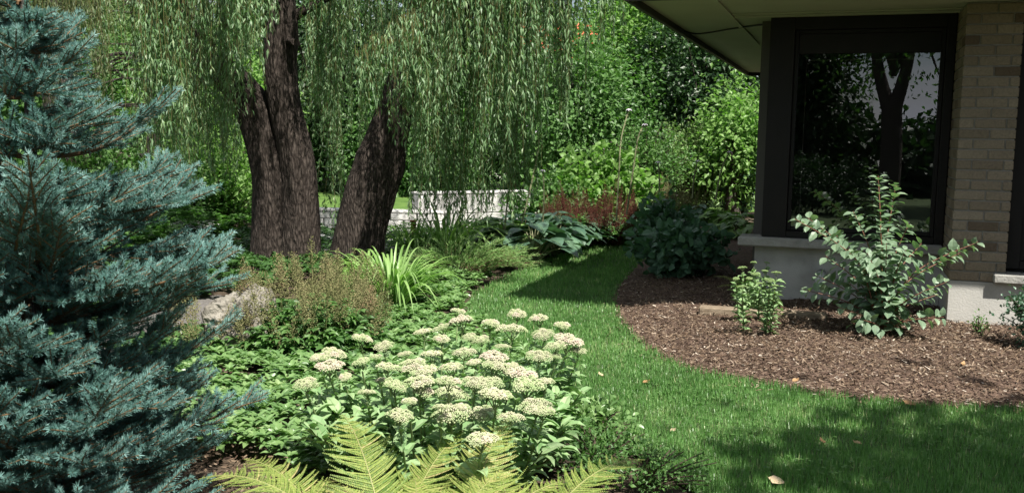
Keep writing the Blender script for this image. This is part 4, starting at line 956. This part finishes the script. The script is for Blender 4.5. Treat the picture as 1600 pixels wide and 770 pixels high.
def scape(label, pts, Y, n, group='tall flower stalks above the hostas'):
    pts = pa(pts, Y); t = thing('flower_stalk', label, 'flower stalk', tuple(pts[0]), group); pth = smoothpath(pts, 20)
    P = []; D = []
    for i in range(n*6): s = R.uniform(9, 19); i0 = int(s); P.append(pth[i0]); D.append(R.normal(0, 1, 3)+V(0, 0, -.4))
    build('stalk', fixdeg(tube(pth, np.linspace(.012, .007, 20), 6))+[leafset(T_fold(), np.array(P), np.array(D), R.normal(0, 1, (len(P), 3)), .024, .012)], M['scape'], t)
    P = [pth[-1]]*7; a = np.arange(7)*.9; build('flower', [leafset(T_fold(), np.array(P), np.column_stack([np.cos(a), np.sin(a), -.5+0*a]), np.tile(V(0, 0, 1), (7, 1)), .055, .025)], M['petal'], t)
scape('straight pale flower stalk above the hostas, left one of the close pair', [(963,345),(967,270),(971,215),(983,170)], 12.2, 6)
scape('bent pale flower stalk above the hostas, right one of the close pair', [(979,335),(990,260),(997,215),(1008,193)], 12.2, 6)
scape('pale flower stalk with lilac bloom in front of the white stone wall', [(788,360),(797,280),(806,220),(827,195)], 11.4, 6)
scape('curved bare flower stalk against the willow curtain', [(815,350),(833,275),(842,225),(838,204)], 11.5, 2)
scape('short thin flower stalk left of the largest hosta', [(848,350),(850,300),(848,265)], 11.6, 2)
scape('short leaning flower stalk in front of the arching shrub', [(1082,310),(1084,280),(1090,250)], 12.6, 2)
scape('forked pale stalk leaning right in front of the blue green shrub', [(1118,312),(1126,270),(1140,236)], 12.6, 2)
scape('thin stalk right of the red plumes beside the lawn tip', [(1030,300),(1030,275),(1028,252)], 12.6, 2)

# ------------------------------------------------------------------ shrubs at the house
def viburnum():
    b = at(1375, 525, .10); base = np.array(b); t = thing('leafy_shrub', 'open shrub with round grey green leaves in front of the dark window', 'shrub', tuple(base))
    tips = [(1372,275),(1400,288),(1242,342),(1262,340),(1333,330),(1528,378),(1500,395),(1300,360),(1420,350),(1440,380),(1290,400),(1255,452),(1480,440),(1475,495),(1330,395),(1385,380),(1430,420),(1325,440),(1360,430),(1400,430),(1440,470),(1310,480),(1350,500),(1415,500),(1460,410),(1275,430),(1390,460),(1330,515),(1440,515),(1375,350),(1355,395),(1415,390),(1300,420),(1375,480),(1465,460)]
    st, P, D, N, L, rn = [], [], [], [], [], []
    tips = [q for i, q in enumerate(tips) if i < 13 or i % 4]
    for i, (px, py) in enumerate(tips):
        Y = base[1]+R.uniform(-.32, .28); e_ = np.array(atY(px, py, Y)); e_[2] = max(e_[2], .2); l = np.linalg.norm(e_-base)
        m_ = base*.5+e_*.5+V(0, 0, -.02)+V((base[0]-e_[0])*.18, 0, l*.12); pth = smoothpath([base+R.normal(0, .03, 3)*V(1, 1, 0), m_, e_], 14)
        st += fixdeg(tube(pth, np.linspace(.0065, .0022, 14), 6, rnd=R.random()))
        k = max(int(l/.050), 5)
        for j in range(k):
            s = 13*(.22+.78*(j+.5)/k); i0 = min(int(s), 12); p_ = pth[i0]*(1-s+i0)+pth[i0+1]*(s-i0); d = unit(pth[i0+1]-pth[i0]); a1 = unit(np.cross(d, V(.2, .8, .5))); a2 = np.cross(d, a1); ph = j*1.57+R.normal(0, .3)
            for sg in (0, math.pi):
                o = a1*math.cos(ph+sg)+a2*math.sin(ph+sg); P.append(p_+o*.008); D.append(o+d*.35+V(0, 0, -.12)); N.append(V(0, -.25, 1)+d*.3+R.normal(0, .25, 3)); q = s/13; L.append(R.uniform(.068, .105)*(1-.45*max(0, q-.75)*4*.6)); rn.append(np.clip(.38+.4*max(0, q-.6)*2+R.normal(0, .14), 0, 1))
    L = np.array(L); build('foliage', fixdeg(leafset(T_ovate(.12), np.array(P), np.array(D), np.array(N), L, L*.72, np.array(rn))), M['viburnum'], t)
    build('stems', st, M['red_twig'], t)
viburnum()
b = at(1620, 548, .08); shrub('shrub', 'small pale leaved shrub at the right edge before the concrete base', 'shrub', b, .24, .52, 'leaf_blue', 44, 60, .032, .02, spread=.03, open_=.15)
b = at(1530, 527, .09); shrub('weed', 'tiny seedling growing at the foot of the concrete base', 'plant', b, .07, .16, 'leaf_mid', 6, 16, .03, .016, spread=.015, open_=.2)
b = at(1058, 430, .08); shrub('shrub', 'dark broad leaved shrub standing in the shade at the mulch tip', 'shrub', b, .58, .5, 'leaf_blue', 58, 38, .11, .085, T=T_ovate(.15), spread=.07, open_=.12)
b = at(1045, 400, .05); shrub('shrub', 'tall grey green shrub rising behind the dark broad leaved shrub', 'shrub', (b.x, b.y+.3, .05), .42, .64, 'leaf_blue', 34, 30, .12, .08, T=T_ovate(.15), spread=.07, open_=.3)
for px, py, z, lab in ((1165,462,.1,'yellowing fern behind the small budding sedum'), (1222,452,.1,'short fern against the foundation right of the budding sedum')):
    b = at(px, py-4, z); fern(lab, (b.x, b.y, z), [(60,30,.8),(-50,28,.75),(170,30,.8),(110,45,.7),(-110,45,.7)], .62, 'ferns at the foundation')
b = at(1215, 497, .09); shrub('weed', 'small light green weed sprouting beside the timber edging', 'plant', b, .09, .07, 'leaf_light', 6, 10, .04, .02, spread=.02, open_=.1)
b = at(1160, 494, .09); shrub('weed', 'single tiny sprout above the middle of the timber edging', 'plant', b, .03, .06, 'leaf_light', 3, 6, .035, .02, spread=.01, open_=.1)
# low shrubs in the near bed beside the lawn
b = at(935, 735); shrub('low_shrub', 'low shrub with fine leaves between the ferns and the lawn', 'shrub', (b.x, b.y, 0), .34, .19, 'leaf_mid', 50, 44, .03, .016, spread=.03, twig='dark_twig', open_=.1, ry=.4)
b = at(925, 680); shrub('low_shrub', 'bright leaved creeping shrub at the lawn edge below the sedum', 'shrub', (b.x, b.y, 0), .24, .16, 'pachy', 34, 18, .045, .026, T=T_ovate(.1), spread=.03, twig='dark_twig', open_=.1)
b = at(1010, 765); shrub('low_shrub', 'sprawling twiggy shrub on bare soil at the bottom lawn edge', 'shrub', (b.x, b.y, 0), .26, .2, 'leaf_mid', 22, 50, .022, .012, spread=.02, twig='dark_twig', open_=.1, lean=(.08, 0))

# ------------------------------------------------------------------ back planting
def bk(name, lab, px, Y, r, h, lm_, n, per, L, W, T=None, ry=None, open_=.2, sp_=.09, grp=None):
    p = atY(px, 300, Y); return shrub(name, lab, 'shrub', (p.x, Y, 0.), r, h, lm_, n, per, L, W, T=T, ry=ry, open_=open_, spread=sp_, group=grp)
bk('shrub', 'bright shrub with broad light green leaves behind the red plumes', 935, 14.6, 1.05, 1.35, 'leaf_light', 70, 40, .13, .09, T_ovate(.2), .6)
bk('shrub', 'arching shrub with fine olive leaves near the house corner', 1085, 19.3, 1.15, 1.95, 'leaf_olive', 80, 110, .075, .035, None, .6)
bk('shrub', 'dense blue green shrub beside the house window', 1150, 19.2, 1.1, 1.8, 'leaf_blue', 70, 80, .07, .04, None, .6)
bk('shrub', 'feathery green shrub behind the arching shrub', 1005, 18.4, 1.0, 1.8, 'leaf_mid', 70, 100, .08, .045, None, .7)
bk('shrub', 'low leafy shrub below the willow curtain, left of red plumes', 860, 14.0, .7, .95, 'leaf_mid', 50, 60, .09, .05, None, .5)
bk('shrub', 'sunlit yellow green bush beside the double willow trunk', 340, 14.2, 1.1, 1.55, 'leaf_light', 80, 70, .09, .05, None, .8)
bk('shrub', 'green bush under the bare branched conifer', 270, 13.6, .8, 1.25, 'leaf_mid', 60, 60, .09, .05, None, .6)
bk('shrub', 'bush behind the tip of the spruce branches at far left', 150, 13.0, 1.0, 1.5, 'leaf_mid', 60, 70, .09, .05, None, .6)
bk('shrub', 'shrub with light leaves on the far grass left of the trunk', 385, 17.5, .8, 1.0, 'leaf_light', 50, 60, .09, .05, None, .6)
bk('flowering_plant', 'yellow orange flowers on leafy stems beyond the double trunk', 398, 21, .5, .95, 'leaf_light', 30, 40, .1, .05)

# trees behind, each its own crown and trunk
def bt(lab, px, py, Y, rx, ry, rz, lm_, n_cl=300, per=34, L=.15, W=.09, seed=0, T=None, tr=.16, spread=.24):
    p = atY(px, py, Y); return tree(lab, (p.x, Y, 0), p.z+rz, (p.x, Y, p.z), (rx, ry, rz), lm_, int(n_cl*1.15), int(per*1.35), L*.78, W*.74, tr, 'trees closing the view behind the garden', spread, T, seed=seed)
bt('big dark green tree, shade put into its leaf colour, behind the eave corner', 1100, 150, 21.5, 2.0, 1.2, 2.05, 'leaf_painted_shade', 260, 40, .15, .10, 1, T_fold(), spread=.17)
bt('light green tree between the willow tips and the eave', 975, 95, 22.5, 1.3, 1.2, 1.9, 'leaf_light', 300, 34, .14, .09, 2)
bt('mid green tree behind the right end of the willow', 905, 190, 20.5, 1.5, 1.2, 1.9, 'leaf_mid', 320, 34, .14, .09, 3)
bt('light leaved tree peeping over the dark tree by the house', 1152, 225, 19.0, .85, .6, 1.15, 'leaf_light', 130, 26, .15, .09, 4, T_fold())
bt('tall green tree rising above the eave', 1060, -20, 24, 2.3, 1.6, 2.4, 'leaf_dark', 380, 34, .18, .1, 5)
bt('dark tree seen through the middle willow curtain', 760, 120, 27, 3.0, 1.8, 3.2, 'leaf_dark', 420, 34, .2, .12, 6)
bt('deep green tree between the two willow trunks', 545, 130, 25, 2.5, 1.6, 2.9, 'leaf_dark', 420, 34, .19, .11, 7)
bt('sunny yellow green tree left of the double trunk', 335, 170, 23, 1.9, 1.4, 1.6, 'leaf_light', 340, 34, .17, .1, 8)
bt('olive tree above the bare branched conifer', 215, 100, 25, 2.3, 1.6, 2.6, 'leaf_olive', 380, 34, .17, .1, 9)
bt('tree at the far left behind the spruce tip', 60, 150, 22, 2.3, 1.6, 2.5, 'leaf_mid', 380, 34, .17, .1, 10)
bt('shaded tree filling the gap behind the leaning trunk', 650, 210, 24, 1.7, 1.2, 1.8, 'leaf_mid', 300, 34, .17, .1, 11)
bt('round tree behind the knob of the double trunk', 430, 140, 28, 2.1, 1.4, 2.6, 'leaf_mid', 340, 34, .19, .11, 12)
bt('tree left of the red roofed house', 835, 215, 25.5, 1.3, 1., 1.3, 'leaf_dark', 240, 34, .17, .1, 13)
# far wood
def far_wood():
    ch = []
    for i in range(26):
        a = rad(-40+i*3.2); d = R.uniform(38, 46); c = V(math.sin(a)*d, math.cos(a)*d, R.uniform(2.2, 4.6)); 
        cc, _ = blob_leaves(c, R.uniform(2.4, 3.4), 2, R.uniform(3.2, 4.8), 120, 30, .34, .22, .4, T_diamond(), seed=i); ch += fixdeg(cc)
    tag(build('far_woods', ch, M['leaf_mid']), 'far wood closing the view beyond the gardens', 'woods', kind='stuff')
far_wood()
# bare branched conifer on the left
def conifer():
    p = at(247, 372); base = np.array((p.x, 14.6, 0)); base[0] = atY(247, 340, 14.6).x
    t = thing('conifer', 'conifer with grey trunk and bare dead lower branches left of the willow', 'tree', tuple(base))
    pth = smoothpath([base-V(0, 0, .05), base+V(-.03, 0, 1.5), base+V(.0, 0, 3.5), base+V(.05, 0, 7)], 20)
    build('trunk', fixdeg(tube(pth, np.linspace(.13, .04, 20), 12)), M['bark2'], t, smooth=True)
    st = []; P = []
    for i in range(46):
        z = R.uniform(.4, 5); a = R.random()*6.283; l = R.uniform(.7, 1.7)
        if i % 2: a = R.uniform(2.5, 4.2)
        s0 = base+V(0, 0, z); o = V(math.cos(a), math.sin(a), 0); e_ = s0+o*l+V(0, 0, -.25*l+R.normal(0, .1)); q = smoothpath([s0, s0*.5+e_*.5+V(0, 0, .10*l), e_], 8)
        st += fixdeg(tube(q, np.linspace(.022, .005, 8), 5))
        for k in range(7):
            b_ = q[R.integers(3, 8)]; e2 = b_+(o*R.uniform(.3, .9)+R.normal(0, .5, 3))*R.uniform(.2, .5); st.append(tube([b_, (b_+e2)/2+V(0, 0, .03), e2], [.006,.004,.002], 4, cap=False))
            if z > 3.2: P.append(e2)
    build('branches', st, M['bark2'], t)
    P = np.repeat(np.array(P), 60, 0); n = len(P); build('needles', [leafset(T_diamond(), P+R.normal(0, .12, (n, 3)), R.normal(0, 1, (n, 3)), R.normal(0, 1, (n, 3)), .1, .012)], M['leaf_olive'], t)
conifer()

# ------------------------------------------------------------------ pale path, stone wall, far lawn, post, far house
fl = gp([(-100,330),(1300,330),(1300,255),(-100,255)])
tag(build('far_lawn', [([(a, b, -.012) for a, b in fl], [(0, 1, 2, 3)], None)], M['far_grass']), kind='structure')
fp = gp([(430,392),(660,386),(840,372),(840,352),(660,352),(430,348)])
tag(build('pale_path', [([(a, b, -.008) for a, b in fp], [list(range(6))], None)], M['pale_path']), kind='structure')
def stone_wall(label, pxa, pxb, Ya, Yb, h, name='stone_wall', course=.16, bl=.42):
    a = np.array(atY(pxa, 350, Ya)); b = np.array(atY(pxb, 350, Yb)); a[2] = b[2] = 0; d = unit(b-a); n_ = np.cross(V(0, 0, 1), d); Lw = np.linalg.norm(b-a); ax = np.array([d, n_, V(0, 0, 1)])
    ch = []; z = 0; r = 0
    while z < h-.01:
        s = 0 if r % 2 else -bl*.5
        while s < Lw:
            e0 = max(s, 0); e1 = min(s+bl*R.uniform(.92, 1.0), Lw)
            if e1-e0 > .05: ch += B(a+d*(e0+e1)/2+V(0, 0, z+course/2), (e1-e0-.006, .28+R.uniform(-.02, .02), course-.006), rnd=R.random(), ax=ax, bev=.012)
            s += bl
        z += course; r += 1
    t = thing(name, label, 'wall', tuple(a)); build('stones', ch, M['pale_stone'], t)
    ch2 = []; s = 0
    while s < Lw: e1 = min(s+.7, Lw); ch2 += B(a+d*(s+e1)/2+V(0, 0, z+.02), (e1-s-.006, .30, .036), ax=ax, bev=.01); s += .7
    build('coping', ch2, M['pale_stone'], t)
stone_wall('low pale stone wall behind the willow curtain and the daylilies', 648, 960, 14.8, 16.6, .60, course=.30, bl=1.1)
stone_wall('long low white wall far beyond the willow trunks', 360, 560, 27.0, 27.5, .5, course=.25, bl=.8)
stone_wall('short pale stone edging between the two willow trunks', 470, 700, 14.9, 14.6, .33, course=.11)
p = at(646, 395); b_ = (p.x, p.y, 0)
build_p = tag(build('garden_stake', fixdeg(tube([V(p.x, p.y, -.05), V(p.x, p.y, .40)], [.035,.035], 8)) + B((p.x, p.y, .415), (.085,.085,.02), bev=.004), M['rust'], loc=b_), 'rusty red stake standing behind the daylilies', 'stake')
def far_house():
    p = atY(885, 215, 33); h = thing('far_house', 'white house with red roof glimpsed through the trees', 'house', (p.x, 33, 0))
    c = V(p.x-.6, 33, 0)
    build('wall', B(c+V(0, 1.8, 2.0), (4.4, 3.6, 4.0)), M['white_wall'], h)
    z0, z1 = 3.98, 5.5; x0, x1 = c[0]-2.6, c[0]+2.5
    v = np.array([(x0, 32.6, z0), (x1, 32.6, z0), (x1, 37, z0), (x0, 37, z0), (x0, 34.8, z1), (x1, 34.8, z1)])
    build('roof', [(v, [(0,1,5,4),(2,3,4,5),(0,3,2,1)], None), (v, [(3,0,4),(1,2,5)], None)], M['red_roof'], h)
    for dx in (-1.4, .2, 1.5):
        wq = build('window', B(c+V(dx, -.03, 2.6), (.8, .08, 1.1), bev=.01), M['white_wall'], h); build('pane', B(c+V(dx, -.075, 2.6), (.66, .02, .96)), M['dark_glass'], wq)
far_house()

# ------------------------------------------------------------------ timber, fallen leaves
a = at(1092, 488, .10); b = at(1292, 500, .10); a = np.array(a); b = np.array(b); d = unit(b-a); ax = np.array([d, np.cross(V(0, 0, 1), d), V(0, 0, 1)])
tag(build('timber_edging', B((a+b)/2+V(0, 0, .008), (np.linalg.norm(b-a), .11, .10), ax=ax, bev=.012), M['timber'], loc=tuple((a+b)/2)), 'weathered timber half buried across the bark mulch', 'timber')
for px, py, z, s, r_, lab in ((1432,632,.03,.09,.35,'tan dry leaf at the mulch edge nearest the lawn bend'),(1288,692,.03,.05,.3,'small brown leaf left of the pair on the lower lawn'),(1347,693,.03,.05,.6,'small brown leaf right of the pair on the lower lawn'),(1226,752,.03,.10,.95,'large pale curled leaf on the lawn near the bottom'),(942,587,.03,.05,.9,'pale dry leaf on the lawn right of the sedum'),(1004,597,.03,.05,.2,'dark brown leaf on the lawn below the mulch curve'),(1047,673,.03,.04,1,'tiny whitish leaf on the lawn above the low shrubs'),(1238,595,.1,.05,.4,'orange brown leaf lying on the front of the mulch'),(1505,571,.1,.06,.45,'orange leaf on the mulch in front of the concrete base')):
    p = at(px, py, z); a = R.random()*6.28; D = [(math.cos(a), math.sin(a), .15)]
    tag(build('fallen_leaf', fixdeg(leafset(T_ovate(-.25), np.array([p]), np.array(D), np.array([(.2, -.3, 1)]), s, s*.6, np.array([r_]))), M['dry_leaf'], loc=tuple(p)), lab, 'leaf', 'fallen leaves on lawn and mulch')

# ------------------------------------------------------------------ trees behind the camera: they shade the near lawn and show in the window
def back_tree(label, x, y, cz, radii, lm_, n_cl, fork=None, tr=.25, L=.22, W=.12, per=30, seed=0):
    t = thing('tree', label, 'tree', (x, y, 0), 'trees behind the lawn seen in the window')
    c, cl = blob_leaves((x, y, cz), *radii, n_cl, per, L, W, .35, T_diamond(), seed=seed); build('crown', fixdeg(c), M[lm_], t)
    ch = []; b = V(x, y, -.05)
    if fork:
        m_ = V(x, y, fork); ch += fixdeg(tube(smoothpath([b, b*.5+m_*.5+V(.05, 0, 0), m_], 8), np.linspace(tr, tr*.85, 8), 12))
        for dx in (-.9, .7): ch += fixdeg(tube(smoothpath([m_-V(0, 0, .15), m_+V(dx*.45, 0, 1.1), m_+V(dx, 0, cz-fork+1)], 10), np.linspace(tr*.7, tr*.2, 10), 10))
    else: ch += fixdeg(tube(smoothpath([b, V(x+.1, y, cz*.6), V(x, y, cz+.6)], 10), np.linspace(tr, tr*.3, 10), 10))
    for i in R.choice(len(cl), 10, False): ch += fixdeg(tube(smoothpath([V(x, y, max(cz*.6, fork or 0)), (V(x, y, cz)+cl[i])/2, cl[i]], 7), np.linspace(tr*.25, .02, 7), 6))
    build('trunk', ch, M['bark2'], t, smooth=True)
back_tree('forked tree reflected in the dark window', -1.75, -8.0, 5.2, (2.3, 1.8, 2.7), 'leaf_mid', 120, 2.3, .29, L=.16, W=.07)
back_tree('dense tree reflected in the left half of the window', -4.95, -9.5, 3.3, (1.75, 1.6, 3.3), 'leaf_dark', 420, None, .25, seed=3)
back_tree('bushy tree casting shade over the near lawn', 5.0, 0.0, 5.7, (2.6, 1.5, 1.2), 'leaf_mid', 300, None, .2, seed=5)

def back_wood():
    ch = []
    for i in range(15):
        a = rad(150+i*5.5); d = R.uniform(11.5, 13.5); c = V(math.sin(a)*d, math.cos(a)*d, .6)
        cc, _ = blob_leaves(c, 1.6, 1.2, R.uniform(.9, 1.4), 130, 30, .32, .2, .4, T_diamond(), seed=i); ch += fixdeg(cc)
    tag(build('back_woods', ch, M['leaf_dark']), 'dark wood mirrored in the lower part of the window', 'woods', kind='stuff')
back_wood()
back_tree('broad tree added to shade the lawn behind, outside the mirrored view', 2.6, -8.2, 6.2, (2.6, 2.2, 1.4), 'leaf_mid', 230, None, .22, seed=8)  # unseen tree, added for the shade it throws on the mirrored lawn
def hedge():  # unseen, added to cover the sunlit lawn in the window reflection
    ch = []
    for x in np.arange(-4.6, -.9, .6):
        c, _ = blob_leaves((x, -2.6+.2*math.sin(x*3), .5), .55, .5, .62, 60, 40, .07, .04, .07, T_diamond(), seed=int(x*10)); ch += fixdeg(c)
    t = thing('hedge', 'low dark hedge added to darken the bottom of the window reflection', 'hedge', (-2.7, -2.6, 0)); build('foliage', ch, M['leaf_dark'], t)
    build('stem', [q for x in np.arange(-4.6, -.9, .6) for q in fixdeg(tube([V(x, -2.6, -.03), V(x+.03, -2.6, .3), V(x, -2.58, .7)], [.025,.02,.008], 6))], M['dark_twig'], t)
hedge()
# clover in the turf
def clover():
    P = []
    for px, py in ((1150,680),(1010,560),(1420,700),(930,520),(1300,740),(1530,690),(1075,625),(870,470)):
        c = at(px, py); n = 60; P.append(np.column_stack([c.x+R.normal(0, .16, n), c.y+R.normal(0, .13, n), R.uniform(.03, .05, n)]))
    P = np.vstack(P); P = P[inpoly(P[:, 0], P[:, 1], lawn)]; n = len(P); P3 = np.repeat(P, 3, 0); a = np.tile([0, 2.1, 4.2], n)+np.repeat(R.random(n)*6.28, 3)
    D = np.column_stack([np.cos(a), np.sin(a), .15+0*a]); N = np.column_stack([R.normal(0, .2, 3*n), R.normal(0, .2, 3*n), np.ones(3*n)])
    tag(build('clover', fixdeg(leafset(T_ovate(.05), P3, D, N, .014, .012)), M['leaf_mid']), 'small clover leaves scattered through the lawn', 'clover', kind='stuff')
clover()
